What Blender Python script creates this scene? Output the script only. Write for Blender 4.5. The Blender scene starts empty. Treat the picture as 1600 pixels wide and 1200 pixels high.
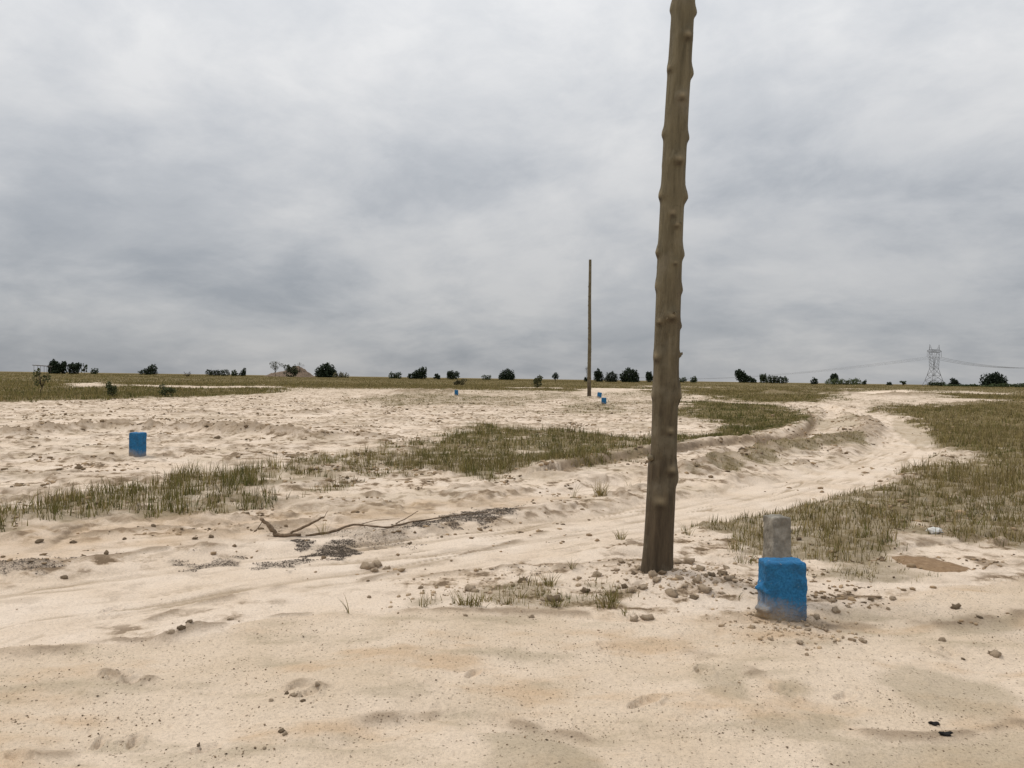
import bpy, math, random
import numpy as np
from mathutils import Matrix, Vector

# ------------------------------------------------------------------ camera, sky, sun, exposure
scene = bpy.context.scene
C = scene.collection
EYE = 1.6
FPX = 1200.0
PITCH = math.atan(8.5 / FPX)          # looking slightly down
ROLL = math.atan(23 / 1600)           # phone held a little crooked
fwd = Vector((0, math.cos(PITCH), -math.sin(PITCH)))
rgt0 = Vector((1, 0, 0)); up0 = rgt0.cross(fwd)
rgt = (rgt0 * math.cos(ROLL) + up0 * math.sin(ROLL)).normalized()
upv = rgt.cross(fwd).normalized()

cam_data = bpy.data.cameras.new('camera')
cam_data.sensor_width = 36; cam_data.lens = 36 * FPX / 1600
cam_data.clip_start = 0.05; cam_data.clip_end = 30000
cam = bpy.data.objects.new('camera', cam_data); C.objects.link(cam)
m3 = Matrix((rgt, upv, -fwd)).transposed()
cam.matrix_world = Matrix.Translation((0, 0, EYE)) @ m3.to_4x4()
scene.camera = cam

SKY_AT = (5.5, 22.2, 0)
SUN_EL = math.radians(58); SUN_AZ = math.radians(-62)      # azimuth from +Y towards +X: left, a little beyond the pole
world = bpy.data.worlds.new('World'); scene.world = world; world.use_nodes = True
nt = world.node_tree; nt.nodes.clear()
def N(tree, kind, **kw):
    n = tree.nodes.new(kind)
    for k, v in kw.items(): setattr(n, k, v)
    return n
def L(tree, a, b): tree.links.new(a, b)
def MATH(tree, op, a, b=None, c=None, clamp=False):
    n = N(tree, 'ShaderNodeMath', operation=op, use_clamp=clamp)
    for i, v in enumerate((a, b, c)):
        if v is None: continue
        if isinstance(v, (int, float)): n.inputs[i].default_value = v
        else: L(tree, v, n.inputs[i])
    return n.outputs[0]
def MIX(tree, f, a, b, blend='MIX'):
    n = N(tree, 'ShaderNodeMix', data_type='RGBA', blend_type=blend)
    for i, v in ((0, f), (6, a), (7, b)):
        if isinstance(v, (int, float)): n.inputs[i].default_value = v
        elif isinstance(v, tuple): n.inputs[i].default_value = (*v, 1) if len(v) == 3 else v
        else: L(tree, v, n.inputs[i])
    return n.outputs[2]
def RAMP(tree, f, stops, interp='LINEAR'):
    n = N(tree, 'ShaderNodeValToRGB'); n.color_ramp.interpolation = interp
    while len(n.color_ramp.elements) < len(stops): n.color_ramp.elements.new(0.5)
    for e, (p, c) in zip(n.color_ramp.elements, stops):
        e.position = p; e.color = (c, c, c, 1) if isinstance(c, (int, float)) else (*c, 1)
    L(tree, f, n.inputs[0]); return n.outputs[0]
def NOISE(tree, vec, scale, detail=4, rough=0.55, dist=0.0, out=0):
    n = N(tree, 'ShaderNodeTexNoise'); n.inputs['Scale'].default_value = scale
    n.inputs['Detail'].default_value = detail; n.inputs['Roughness'].default_value = rough
    n.inputs['Distortion'].default_value = dist
    if vec is not None: L(tree, vec, n.inputs['Vector'])
    return n.outputs[out]

def build_world():
    tc = N(nt, 'ShaderNodeTexCoord'); sep = N(nt, 'ShaderNodeSeparateXYZ'); L(nt, tc.outputs['Generated'], sep.inputs[0])
    z = MATH(nt, 'MAXIMUM', sep.outputs[2], 0.0)
    zz = MATH(nt, 'ADD', z, 0.30)
    cu = N(nt, 'ShaderNodeCombineXYZ')
    L(nt, MATH(nt, 'DIVIDE', sep.outputs[0], zz), cu.inputs[0]); L(nt, MATH(nt, 'DIVIDE', sep.outputs[1], zz), cu.inputs[1])
    mp = N(nt, 'ShaderNodeMapping'); L(nt, cu.outputs[0], mp.inputs[0])
    mp.inputs['Location'].default_value = SKY_AT; mp.inputs['Rotation'].default_value = (0, 0, 0.6); mp.inputs['Scale'].default_value = (1.0, 1.0, 1)
    # billows: the lookup is pushed about by a second noise so that edges curl
    wp = N(nt, 'ShaderNodeTexNoise'); wp.inputs['Scale'].default_value = 1.3; wp.inputs['Detail'].default_value = 3; L(nt, mp.outputs[0], wp.inputs['Vector'])
    wv = N(nt, 'ShaderNodeVectorMath', operation='MULTIPLY_ADD'); L(nt, wp.outputs['Color'], wv.inputs[0]); wv.inputs[1].default_value = (0.32, 0.32, 0.32); L(nt, mp.outputs[0], wv.inputs[2])
    uv = wv.outputs[0]
    big = NOISE(nt, uv, 0.75, 3, 0.5, 0.0)
    mid = NOISE(nt, uv, 2.0, 10, 0.6, 0.0)
    fine = NOISE(nt, uv, 6.0, 9, 0.62, 0.0)
    c1 = RAMP(nt, big, [(0.34, 0.0), (0.66, 1.0)], 'EASE')
    c2 = RAMP(nt, mid, [(0.34, 0.0), (0.66, 1.0)], 'EASE')
    c3 = RAMP(nt, fine, [(0.3, 0.0), (0.7, 1.0)])
    c = MATH(nt, 'ADD', MATH(nt, 'MULTIPLY', c1, 0.42), MATH(nt, 'ADD', MATH(nt, 'MULTIPLY', c2, 0.38), MATH(nt, 'MULTIPLY', c3, 0.20)))
    # overcast luminance law: the zenith is three times as bright as the horizon
    lum = MATH(nt, 'DIVIDE', MATH(nt, 'ADD', 1.0, MATH(nt, 'MULTIPLY', z, 2.0)), 3.0)
    tone = RAMP(nt, c, [(0.12, (0.71, 0.755, 0.82)), (0.45, (0.93, 0.96, 1.005)), (0.85, (1.18, 1.185, 1.195))])
    col = MIX(nt, 1.0, tone, (1, 1, 1), 'MULTIPLY')
    vm = N(nt, 'ShaderNodeVectorMath', operation='SCALE'); L(nt, col, vm.inputs[0]); L(nt, lum, vm.inputs['Scale'])
    bgc = N(nt, 'ShaderNodeBackground'); L(nt, vm.outputs[0], bgc.inputs[0]); bgc.inputs[1].default_value = 1.22
    sky = N(nt, 'ShaderNodeTexSky', sky_type='NISHITA'); sky.sun_disc = False
    sky.sun_elevation = SUN_EL; sky.sun_rotation = SUN_AZ
    bgs = N(nt, 'ShaderNodeBackground'); L(nt, sky.outputs[0], bgs.inputs[0]); bgs.inputs[1].default_value = 0.06
    mx = N(nt, 'ShaderNodeMixShader'); mx.inputs[0].default_value = 0.94
    L(nt, bgs.outputs[0], mx.inputs[1]); L(nt, bgc.outputs[0], mx.inputs[2])
    out = N(nt, 'ShaderNodeOutputWorld'); L(nt, mx.outputs[0], out.inputs[0])
build_world()

sun_data = bpy.data.lights.new('sun', 'SUN'); sun_data.energy = 1.5; sun_data.angle = math.radians(11); sun_data.color = (1.0, 0.95, 0.87)
sun = bpy.data.objects.new('sun', sun_data); C.objects.link(sun)
sdir = Vector((math.sin(SUN_AZ) * math.cos(SUN_EL), math.cos(SUN_AZ) * math.cos(SUN_EL), math.sin(SUN_EL)))
sun.rotation_euler = sdir.to_track_quat('Z', 'Y').to_euler(); sun.location = sdir * 50

scene.view_settings.view_transform = 'Standard'; scene.view_settings.look = 'None'
scene.view_settings.exposure = 0.0; scene.view_settings.gamma = 1.0; scene.view_settings.use_curve_mapping = False
scene.render.engine = 'CYCLES'

# ------------------------------------------------------------------ helpers
rng = np.random.default_rng(7); random.seed(7)
def G(px, py, z=0.0):
    """survey point -> plan position (x, y) on the level z"""
    d = fwd * FPX + rgt * (px - 800) - upv * (py - 600)
    t = (z - EYE) / min(d.z, -3.0)
    return (d.x * t, d.y * t)
def GL(pts): return np.array([G(*p) for p in pts])
def AT(px, Y, py=None):
    """plan x of a survey column at depth Y; also the height seen at row py"""
    x = Y * (px - 800) / FPX
    for _ in range(3):
        v = Vector((x, Y, 0)); x += (px - 800 - FPX * (rgt.dot(v) + 0) / fwd.dot(v)) * Y / FPX
    if py is None: return x
    z = 0.0
    for _ in range(4):
        v = Vector((x, Y, z - EYE)); z += (FPX * upv.dot(v) / fwd.dot(v) - (600 - py)) * -Y / FPX
    return x, z

_perm = np.concatenate([np.random.default_rng(3).permutation(256)] * 2)
_ang = np.random.default_rng(5).uniform(0, 2 * np.pi, 256); _gx, _gy = np.cos(_ang), np.sin(_ang)
def perlin(x, y, seed=0):
    x = x + seed * 17.13; y = y + seed * 9.71
    xi = np.floor(x).astype(np.int64); yi = np.floor(y).astype(np.int64); xf = x - xi; yf = y - yi
    xi &= 255; yi &= 255
    u = xf * xf * xf * (xf * (xf * 6 - 15) + 10); v = yf * yf * yf * (yf * (yf * 6 - 15) + 10)
    def g(ix, iy, dx, dy):
        h = _perm[_perm[ix & 255] + (iy & 255)]; return _gx[h] * dx + _gy[h] * dy
    a = g(xi, yi, xf, yf); b = g(xi + 1, yi, xf - 1, yf); c = g(xi, yi + 1, xf, yf - 1); d = g(xi + 1, yi + 1, xf - 1, yf - 1)
    return ((a + u * (b - a)) * (1 - v) + (c + u * (d - c)) * v) * 1.5
def fbm(x, y, oct=4, seed=0, rough=0.5):
    s = np.zeros_like(x); a = 1.0; t = 0
    for k in range(oct):
        s += a * perlin(x * 2 ** k, y * 2 ** k, seed + k * 3); t += a; a *= rough
    return s / t
def sstep(a, b, x):
    t = np.clip((x - a) / (b - a), 0, 1); return t * t * (3 - 2 * t)
def sd_poly(x, y, V):
    d = np.full_like(x, 1e9); s = np.ones_like(x); n = len(V)
    for i in range(n):
        ax, ay = V[i]; bx, by = V[i - 1]
        ex, ey = bx - ax, by - ay; wx, wy = x - ax, y - ay
        t = np.clip((wx * ex + wy * ey) / (ex * ex + ey * ey + 1e-12), 0, 1)
        d = np.minimum(d, (wx - ex * t) ** 2 + (wy - ey * t) ** 2)
        c1 = y >= ay; c2 = y < by; c3 = ex * wy > ey * wx
        flip = (c1 & c2 & c3) | (~c1 & ~c2 & ~c3); s = np.where(flip, -s, s)
    return s * np.sqrt(d)
def d_line(x, y, V, reach=None):
    """distance to a polyline, the signed side (+ left of travel) and the length along it"""
    d = np.full_like(x, 1e3); side = np.zeros_like(x); along = np.zeros_like(x)
    if reach is not None:
        lo = V.min(0) - reach; hi = V.max(0) + reach; m = np.nonzero((x > lo[0]) & (x < hi[0]) & (y > lo[1]) & (y < hi[1]))[0]
        if len(m): d[m], side[m], along[m] = d_line(x[m], y[m], V)
        return d, side, along
    acc = 0.0
    for i in range(len(V) - 1):
        ax, ay = V[i]; bx, by = V[i + 1]; ex, ey = bx - ax, by - ay; wx, wy = x - ax, y - ay; ln = math.hypot(ex, ey)
        t = np.clip((wx * ex + wy * ey) / (ln * ln + 1e-12), 0, 1)
        q = np.hypot(wx - ex * t, wy - ey * t); m = q < d
        d = np.where(m, q, d); side = np.where(m, np.sign(ex * wy - ey * wx), side); along = np.where(m, acc + t * ln, along); acc += ln
    return d, side, along
def smooth_line(V, n=6):
    V = np.asarray(V); out = []
    for i in range(len(V) - 1):
        p0 = V[max(i - 1, 0)]; p1 = V[i]; p2 = V[i + 1]; p3 = V[min(i + 2, len(V) - 1)]
        for k in range(n):
            t = k / n
            out.append(0.5 * (2 * p1 + (p2 - p0) * t + (2 * p0 - 5 * p1 + 4 * p2 - p3) * t * t + (3 * p1 - p0 - 3 * p2 + p3) * t ** 3))
    out.append(V[-1]); return np.array(out)

def tri_mesh(name, v, f, col=None, smooth=False):
    me = bpy.data.meshes.new(name); v = np.ascontiguousarray(v, dtype=np.float32); f = np.ascontiguousarray(f, dtype=np.int32)
    k = f.shape[1]
    me.vertices.add(len(v)); me.vertices.foreach_set('co', v.ravel())
    me.loops.add(f.size); me.loops.foreach_set('vertex_index', f.ravel())
    me.polygons.add(len(f)); me.polygons.foreach_set('loop_start', np.arange(0, f.size, k, dtype=np.int32))
    me.polygons.foreach_set('loop_total', np.full(len(f), k, dtype=np.int32))
    if smooth: me.polygons.foreach_set('use_smooth', np.ones(len(f), dtype=bool))
    me.update(calc_edges=True)
    if col is not None:
        a = me.attributes.new('tint', 'FLOAT_COLOR', 'POINT'); c = np.ones((len(v), 4), np.float32); c[:, :3] = col; a.data.foreach_set('color', c.ravel())
    return me
def obj(name, me, mat=None, parent=None, loc=None):
    o = bpy.data.objects.new(name, me); C.objects.link(o)
    if mat is not None and me is not None and not me.materials: me.materials.append(mat)
    if parent is not None: o.parent = parent
    if loc is not None: o.location = loc
    return o
def tag(o, label=None, cat=None, group=None, kind=None):
    if label: o['label'] = label
    if cat: o['category'] = cat
    if group: o['group'] = group
    if kind: o['kind'] = kind
    return o
def empty(name, loc, rz=0.0):
    o = bpy.data.objects.new(name, None); C.objects.link(o); o.location = loc; o.rotation_euler = (0, 0, rz); o.empty_display_size = 0.2; return o
def tube_arrays(pts, rad, seg=8, cap=True):
    pts = [Vector(p) for p in pts]; vs = []; fs = []; n = len(pts)
    for i, p in enumerate(pts):
        t = (pts[min(i + 1, n - 1)] - pts[max(i - 1, 0)]).normalized()
        a = t.cross(Vector((0, 0, 1)) if abs(t.z) < 0.9 else Vector((1, 0, 0))).normalized(); b = t.cross(a)
        for k in range(seg):
            th = 2 * math.pi * k / seg; vs.append(p + (a * math.cos(th) + b * math.sin(th)) * rad[i])
    for i in range(n - 1):
        for k in range(seg):
            k2 = (k + 1) % seg; q = (i * seg + k, i * seg + k2, (i + 1) * seg + k2, (i + 1) * seg + k)
            fs += [(q[0], q[1], q[2]), (q[0], q[2], q[3])]
    if cap:
        for base, c, rev in ((0, pts[0], True), ((n - 1) * seg, pts[-1], False)):
            ci = len(vs); vs.append(c)
            for k in range(seg):
                a, b = base + k, base + (k + 1) % seg
                fs.append((b, a, ci) if rev else (a, b, ci))
    return np.array([tuple(v) for v in vs]), np.array(fs)
def join(parts):
    vs = []; fs = []; o = 0
    for v, f in parts: vs.append(v); fs.append(f + o); o += len(v)
    return np.concatenate(vs), np.concatenate(fs)

def new_mat(name):
    m = bpy.data.materials.new(name); m.use_nodes = True; t = m.node_tree; t.nodes.clear()
    out = N(t, 'ShaderNodeOutputMaterial'); b = N(t, 'ShaderNodeBsdfPrincipled'); L(t, b.outputs[0], out.inputs[0])
    b.inputs['Roughness'].default_value = 0.9; b.inputs['Specular IOR Level'].default_value = 0.2
    return m, t, b
def bump(t, b, h, strength=0.4, dist=0.01):
    n = N(t, 'ShaderNodeBump'); n.inputs['Strength'].default_value = strength; n.inputs['Distance'].default_value = dist
    L(t, h, n.inputs['Height']); L(t, n.outputs[0], b.inputs['Normal'])
def attr(t, name):
    n = N(t, 'ShaderNodeAttribute'); n.attribute_name = name; return n
def objcoord(t): return N(t, 'ShaderNodeTexCoord').outputs['Object']

# ------------------------------------------------------------------ the lie of the land
P_COARSE = GL([(-400, 1045), (0, 1030), (250, 1000), (450, 972), (640, 957), (800, 953), (1000, 962), (1150, 968), (1260, 965), (1420, 930), (1600, 915), (2000, 905), (2600, 1500), (800, 1500), (-1200, 1500)])
T_MAIN = smooth_line(GL([(-500, 1120), (-200, 1010), (0, 950), (200, 925), (400, 890), (600, 868), (800, 838), (1000, 805), (1200, 770), (1330, 735), (1410, 702), (1418, 676), (1385, 655), (1330, 641), (1260, 632), (1180, 628)]))
T_UP = smooth_line(GL([(-300, 880), (0, 868), (300, 846), (560, 826), (820, 782), (960, 755), (1080, 727), (1180, 700), (1260, 676), (1290, 657), (1300, 644), (1290, 632)]))
R_MED = smooth_line(GL([(1060, 745), (1140, 722), (1230, 703), (1320, 690), (1368, 672), (1352, 657)]))
R_CUT = smooth_line(GL([(880, 735), (1000, 712), (1080, 702), (1180, 690), (1242, 680), (1268, 660), (1262, 645)]))
R_BANK = [(smooth_line(GL([(70, 678), (150, 672), (230, 673), (330, 676), (400, 680), (465, 684)])), 0.27, 0.45),
          (smooth_line(GL([(-60, 678), (0, 679), (35, 683)])), 0.2, 0.4),
          (smooth_line(GL([(508, 686), (540, 684), (610, 688)])), 0.13, 0.4),
          (smooth_line(GL([(280, 648), (330, 646)])), 0.12, 0.5), (smooth_line(GL([(465, 648), (500, 645)])), 0.16, 0.6),
          (smooth_line(GL([(630, 616), (665, 614), (700, 616)])), 0.45, 1.6),
          (smooth_line(GL([(1205, 616), (1260, 614), (1320, 617)])), 0.5, 3.0), (smooth_line(GL([(1385, 620), (1440, 618)])), 0.5, 3.0),
          (smooth_line(GL([(1500, 632), (1560, 630), (1640, 631)])), 0.22, 1.0)]
WASH = [(smooth_line(GL(p)), a, b) for p, a, b in (([(-60, 893), (80, 881), (170, 873), (240, 862), (330, 855)], .03, .10), ([(-60, 850), (20, 846), (100, 846), (240, 828), (330, 836), (480, 818)], .04, .13), ([(235, 968), (300, 945), (360, 930), (445, 912)], .02, .045),
  ([(-30, 1030), (120, 1020), (250, 1002), (360, 976), (480, 964)], .02, .05), ([(560, 905), (650, 880), (760, 850), (860, 820)], .015, .05), ([(640, 905), (720, 893), (830, 885)], .02, .06), ([(850, 890), (930, 886), (1010, 882)], .03, .12), ([(60, 705), (140, 700), (190, 706)], .03, .12), ([(0, 726), (120, 718), (200, 712)], .02, .1),
  ([(240, 718), (330, 704), (420, 702)], .03, .12), ([(260, 690), (340, 688)], .03, .1), ([(600, 880), (560, 890), (520, 905)], .02, .06), ([(80, 1062), (150, 1050), (200, 1072), (235, 1068)], .015, .03), ([(430, 1085), (470, 1072), (505, 1082)], .015, .04), ([(250, 1000), (280, 992), (310, 985)], .015, .035), ([(560, 1130), (680, 1112), (800, 1116), (930, 1150)], .02, .05), ([(0, 1172), (60, 1180), (110, 1176)], .015, .04), ([(1260, 975), (1380, 968), (1480, 972), (1600, 962)], .015, .09), ([(1080, 1010), (1140, 1040), (1180, 1060)], .012, .06), ([(1440, 1015), (1475, 1025)], .012, .03), ([(1455, 938), (1500, 930), (1550, 936)], .012, .035), ([(1300, 1120), (1420, 1150), (1600, 1120)], .015, .05), ([(640, 960), (800, 958), (960, 965)], .012, .06), ([(860, 780), (950, 772), (1010, 768)], .03, .1), ([(1080, 820), (1180, 812)], .02, .1), ([(1250, 790), (1400, 770)], .03, .15))]
POLE = G(1028, 890, 0.075); BLOCK = G(1221, 963, 0.02)

# grass areas: survey outline, cover, height (m), greenness, edge softness
GRASS = [
 ([(-600, 585), (0, 585), (440, 590), (440, 615), (240, 622), (0, 629), (-600, 645)], 0.9, 0.45, 0.5, 0.03),
 ([(300, 592), (700, 592), (1000, 596), (1010, 604), (760, 606), (600, 602), (440, 606)], 1.0, 0.4, 0.36, 0.03),
 ([(380, 606), (450, 604), (450, 612), (390, 614)], 0.6, 0.3, 0.45, 0.05),
 ([(-600, 606), (-200, 604), (80, 607), (80, 618), (-600, 632)], 0.9, 0.5, 0.75, 0.05),
 ([(560, 622), (640, 612), (760, 618), (870, 612), (900, 622), (760, 632), (600, 634)], 0.62, 0.2, 0.5, 0.08),
 ([(720, 612), (860, 606), (900, 614), (800, 620)], 0.5, 0.25, 0.4, 0.08),
 ([(860, 632), (1010, 626), (1020, 640), (930, 648), (840, 646)], 0.6, 0.25, 0.55, 0.06),
 ([(960, 612), (1060, 606), (1060, 618), (960, 624)], 0.55, 0.3, 0.45, 0.06),
 ([(1060, 604), (1200, 603), (1340, 606), (1320, 622), (1290, 628), (1210, 629), (1100, 624)], 0.97, 0.34, 0.4, 0.05),
 ([(1060, 630), (1130, 626), (1220, 632), (1262, 644), (1262, 662), (1230, 676), (1060, 700), (1010, 708), (1010, 684), (1120, 678), (1150, 664), (1060, 652)], 1.0, 0.26, 0.75, 0.03),
 ([(640, 688), (760, 664), (860, 672), (1010, 684), (1010, 712), (900, 732), (760, 748), (650, 738)], 0.92, 0.3, 0.58, 0.04),
 ([(420, 748), (450, 718), (560, 704), (650, 690), (660, 745), (560, 770), (440, 790)], 0.6, 0.28, 0.48, 0.05),
 ([(-200, 800), (0, 788), (200, 762), (340, 742), (430, 732), (430, 795), (300, 806), (150, 822), (0, 838), (-200, 850)], 0.74, 0.34, 0.48, 0.04),
 ([(1345, 640), (1600, 622), (2300, 620), (2300, 740), (1600, 764), (1500, 752), (1445, 706), (1455, 676), (1400, 652)], 0.95, 0.3, 0.33, 0.05),
 ([(1440, 700), (1600, 700), (2300, 740), (2300, 900), (1600, 870), (1500, 806), (1420, 750)], 0.86, 0.24, 0.38, 0.06),
 ([(1130, 815), (1180, 785), (1280, 760), (1420, 748), (1530, 780), (1560, 840), (1400, 856), (1260, 880), (1150, 868)], 0.92, 0.2, 0.42, 0.04),
 ([(1270, 878), (1330, 868), (1420, 900), (1350, 916), (1280, 902)], 0.7, 0.1, 0.4, 0.04),
 ([(1060, 748), (1140, 718), (1230, 698), (1335, 684), (1360, 690), (1240, 714), (1140, 740), (1090, 752)], 0.85, 0.12, 0.5, 0.02),
 ([(640, 930), (800, 908), (980, 915), (985, 950), (820, 955), (650, 950)], 0.6, 0.15, 0.48, 0.03),
 ([(1340, 616), (1460, 606), (2200, 606), (2200, 622), (1600, 622), (1440, 626)], 0.55, 0.3, 0.3, 0.05),
 ([(900, 768), (1010, 755), (1060, 752), (1060, 770), (950, 780)], 0.25, 0.2, 0.35, 0.04),
]
GRASS = [(GL(p), c, h, g, s) for p, c, h, g, s in GRASS]
NOGRASS = [(GL(p), s) for p, s in (
 ([(80, 600), (160, 598), (170, 604), (110, 607)], 0.03), ([(150, 601), (330, 604), (440, 604), (440, 606), (300, 607)], 0.02),
 ([(1100, 626), (1200, 631), (1290, 629), (1345, 626), (1360, 642), (1240, 635), (1140, 630)], 0.012),
 ([(1320, 612), (1420, 611), (1420, 615), (1340, 616)], 0.02), ([(1330, 620), (1440, 621), (1400, 625), (1340, 624)], 0.02))]
FAR_R = 230.0
def grass_field(x, y):
    r = np.hypot(x, y); cov = np.zeros_like(x); hg = np.full_like(x, 0.3); gr = np.full_like(x, 0.4)
    wob = fbm(x / 1.7, y / 1.7, 3, 11) + 0.8 * fbm(x / (0.05 * r + 0.5), y / (0.05 * r + 0.5), 2, 14)
    for V, c, h, g, s in GRASS:
        lo = V.min(0) - 6; hi = V.max(0) + 6
        m = np.nonzero((x > lo[0]) & (x < hi[0]) & (y > lo[1]) & (y < hi[1]))[0]
        if not len(m): continue
        d = sd_poly(x[m], y[m], V); w = s * r[m]
        k = c * sstep(w * 0.9, -w * .6, d + wob[m] * w * 1.6)
        b = k > cov[m]; cov[m] = np.where(b, k, cov[m]); hg[m] = np.where(b, h, hg[m]); gr[m] = np.where(b, g, gr[m])
    far = sstep(75, 120, r) * (0.2 + 0.8 * sstep(-0.2, 0.08, fbm(x / 26, y / 45, 3, 21)))
    hg = np.where(far > cov, 0.4, hg); gr = np.where(far > cov, 0.32, gr); cov = np.maximum(cov, np.maximum(far, 0.95 * sstep(170, 240, r)))
    for V, s in NOGRASS:
        d = sd_poly(x, y, V); w = s * r; cov *= sstep(-w, w * 0.6, d + wob * w)
    cov *= sstep(0.22, 0.55, d_line(x, y, T_MAIN, 2)[0] / 1.5)
    pat = fbm(x / 0.55, y / 0.55, 3, 31); pat2 = fbm(x / 2.5, y / 2.5, 2, 35)
    thin = sstep(-0.2, 0.16, pat + 0.5 * pat2 + (cov - 0.6) * 0.9 * (1 + sstep(14, 40, r)))
    return cov, cov * thin, hg, gr

FOOT = []
for px, py, n, sc in ((178, 948, 3, .10), (185, 958, 2, .09), (170, 1062, 2, .12), (195, 1058, 2, .12), (205, 1072, 2, .1), (160, 1150, 2, .11), (200, 1152, 2, .11), (470, 1080, 3, .13),
                      (950, 1006, 1, .16), (1007, 1101, 1, .17), (320, 1172, 1, .13), (275, 994, 2, .13), (1225, 1088, 1, .3), (1320, 1090, 1, .16), (1450, 1010, 2, .12), (1480, 935, 2, .12), (30, 1186, 1, .2), (1100, 1050, 1, .2), (740, 1050, 1, .22)):
    c = G(px, py)
    for k in range(n): FOOT.append((c[0] + rng.normal(0, .05) * (k > 0), c[1] + rng.normal(0, .07) * (k > 0), min(sc, .16) * rng.uniform(.42, .7), rng.uniform(0, 3.14)))

def land_full(x, y):
    """height and soil masks at plan positions"""
    x = np.asarray(x, float); y = np.asarray(y, float); r = np.hypot(x, y)
    M = {}
    sdc = sd_poly(x, y, P_COARSE); coarse = sstep(0.12, -0.18, sdc + 0.22 * fbm(x / 0.9, y / 0.5, 3, 41)); M['coarse'] = coarse
    dm, sm, am = d_line(x, y, T_MAIN, 3); du, su, au = d_line(x, y, T_UP, 3)
    vm, vu = dm * sm, du * su
    wid = 0.8
    main = sstep(1.25, 0.75, dm / wid + 0.25 * fbm(x / 0.8, y / 0.8, 3, 43)) * (1 - coarse); upm = sstep(1.1, 0.4, du / (wid * 0.62) + 0.3 * fbm(x / 0.7, y / 0.7, 3, 44)) * (1 - coarse)
    cov, dens, hg, gr = grass_field(x, y); M['dens'] = dens; M['hg'] = hg; M['gr'] = gr; nr_ = sstep(8, 26, r); M['grass'] = np.clip((0.1 + .35 * nr_) * cov + (0.7 - .1 * nr_) * dens, 0, 1)
    h = 0.32 * fbm(x / 70, y / 70, 3, 1) * sstep(50, 200, r) + 0.05 * fbm(x / 7, y / 7, 3, 2) * sstep(6, 14, r)
    h += 1.0 * np.exp(-((r - 300) / 65) ** 2) * (0.85 + 0.5 * fbm(x / 90, y / 90, 2, 37))
    # rough, churned sand away from the wheel tracks
    rough = (1 - coarse) * (1 - 0.85 * main) * (1 - 0.6 * upm); M['rough'] = rough
    rid = 1 - np.abs(fbm(x / 0.9, y / 0.55, 4, 4)) * 2.2
    h += rough * (0.05 * fbm(x / 0.5, y / 0.35, 4, 3, 0.6) + 0.03 * np.clip(rid, 0, 1) ** 3) * sstep(4, 9, r) * (0.4 + 0.6 * sstep(-.2, .3, fbm(x / 3, y / 3, 2, 6)))
    h += rough * 0.012 * fbm(x / 0.12, y / 0.1, 3, 5) * sstep(25, 10, r)
    f = fbm(x / 1.5, y / 1.1, 5, 28, 0.62) + 0.12 * fbm(x / 9, y / 9, 2, 29); cr = sstep(0.10, 0.20, f)
    h += rough * cr * 0.045 * sstep(5, 10, r); M['crust'] = rough * np.clip(np.exp(-((f - 0.13) / 0.07) ** 2) + 0.4 * cr, 0, 1) * sstep(6, 9, r) * sstep(130, 60, r)
    # wheel tracks: pressed down, with streaks running along them
    streak = fbm(am * 0.55, vm * 5.5, 4, 8) ; streak_u = fbm(au * 0.5, vu * 6, 4, 9)
    h -= main * 0.085 * sstep(4, 10, r) + upm * 0.13 * sstep(9, 14, r)
    h += main * (0.020 * streak + 0.006 * fbm(am * 2.5, vm * 22, 2, 10)) + upm * 0.018 * streak_u
    line = sstep(0.09, 0.02, np.abs(fbm(am * 0.3, vm * 3.6, 3, 26))) * sstep(-.15, .25, fbm(am * .6, vm * 2, 2, 27)); h += main * (-0.012) * line
    M['streak'] = np.clip(main * streak + upm * streak_u * 0.8, -1, 1); M['line'] = main * line; M['main'] = np.maximum(main, upm)
    # median ridge and cut bank of the far bend
    q = d_line(x, y, R_MED, 3)[0]; med = np.exp(-(q / 0.55) ** 2) * (0.75 + 0.6 * fbm(x / 0.5, y / 0.5, 2, 12)); h += 0.27 * med
    q, s_, _ = d_line(x, y, R_CUT, 4); q = np.where(s_ == 0, 1e3, q * s_) + 0.12 * fbm(x / 0.5, y / 0.5, 3, 13)
    near = np.exp(-(q / 0.9) ** 2); h += 0.15 * near * sstep(-0.09, 0.09, q); cut = np.exp(-((q + 0.04) / 0.2) ** 2)
    M['bank'] = np.clip(np.maximum(0.85 * med * sstep(0.1, 0.6, med), cut), 0, 1)
    for V, hh, ww in R_BANK:
        q = d_line(x, y, V, 4 * ww)[0]; m = np.nonzero(q < 4 * ww)[0]
        if not len(m): continue
        X, Y = x[m], y[m]; n_ = fbm(X / (1.3 * ww), Y / (1.3 * ww), 4, 15); e = np.exp(-(q[m] / ww) ** 2) * np.clip(0.85 + 0.9 * n_, 0.1, 1.5) + .25 * np.exp(-(q[m] / ww / 1.2) ** 2) * fbm(X / (.3 * ww), Y / (.3 * ww), 3, 36)
        h[m] += hh * e; M['bank'][m] = np.maximum(M['bank'][m], 0.8 * np.clip(e * 1.5 - 0.2, 0, 1))
    for V, hh, ww in WASH:
        q = d_line(x, y, V, 6 * ww)[0]; m = np.nonzero(q < 6 * ww)[0]
        if not len(m): continue
        X, Y = x[m], y[m]; e = np.exp(-((q[m] + 0.7 * ww * fbm(X / .25, Y / .25, 3, 33)) / ww) ** 2) * sstep(-.25, .2, fbm(X / .35, Y / .35, 3, 32))
        h[m] += hh * e; M['bank'][m] = np.maximum(M['bank'][m], 0.8 * e)
    # soft swells of the driven foreground
    h += coarse * (0.075 * fbm(x / 1.7 + 3, y / 0.8, 2, 16) + 0.02 * fbm(x / 0.4, y / 0.22, 4, 17) + 0.007 * fbm(x / 0.09, y / 0.07, 2, 18))
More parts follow.
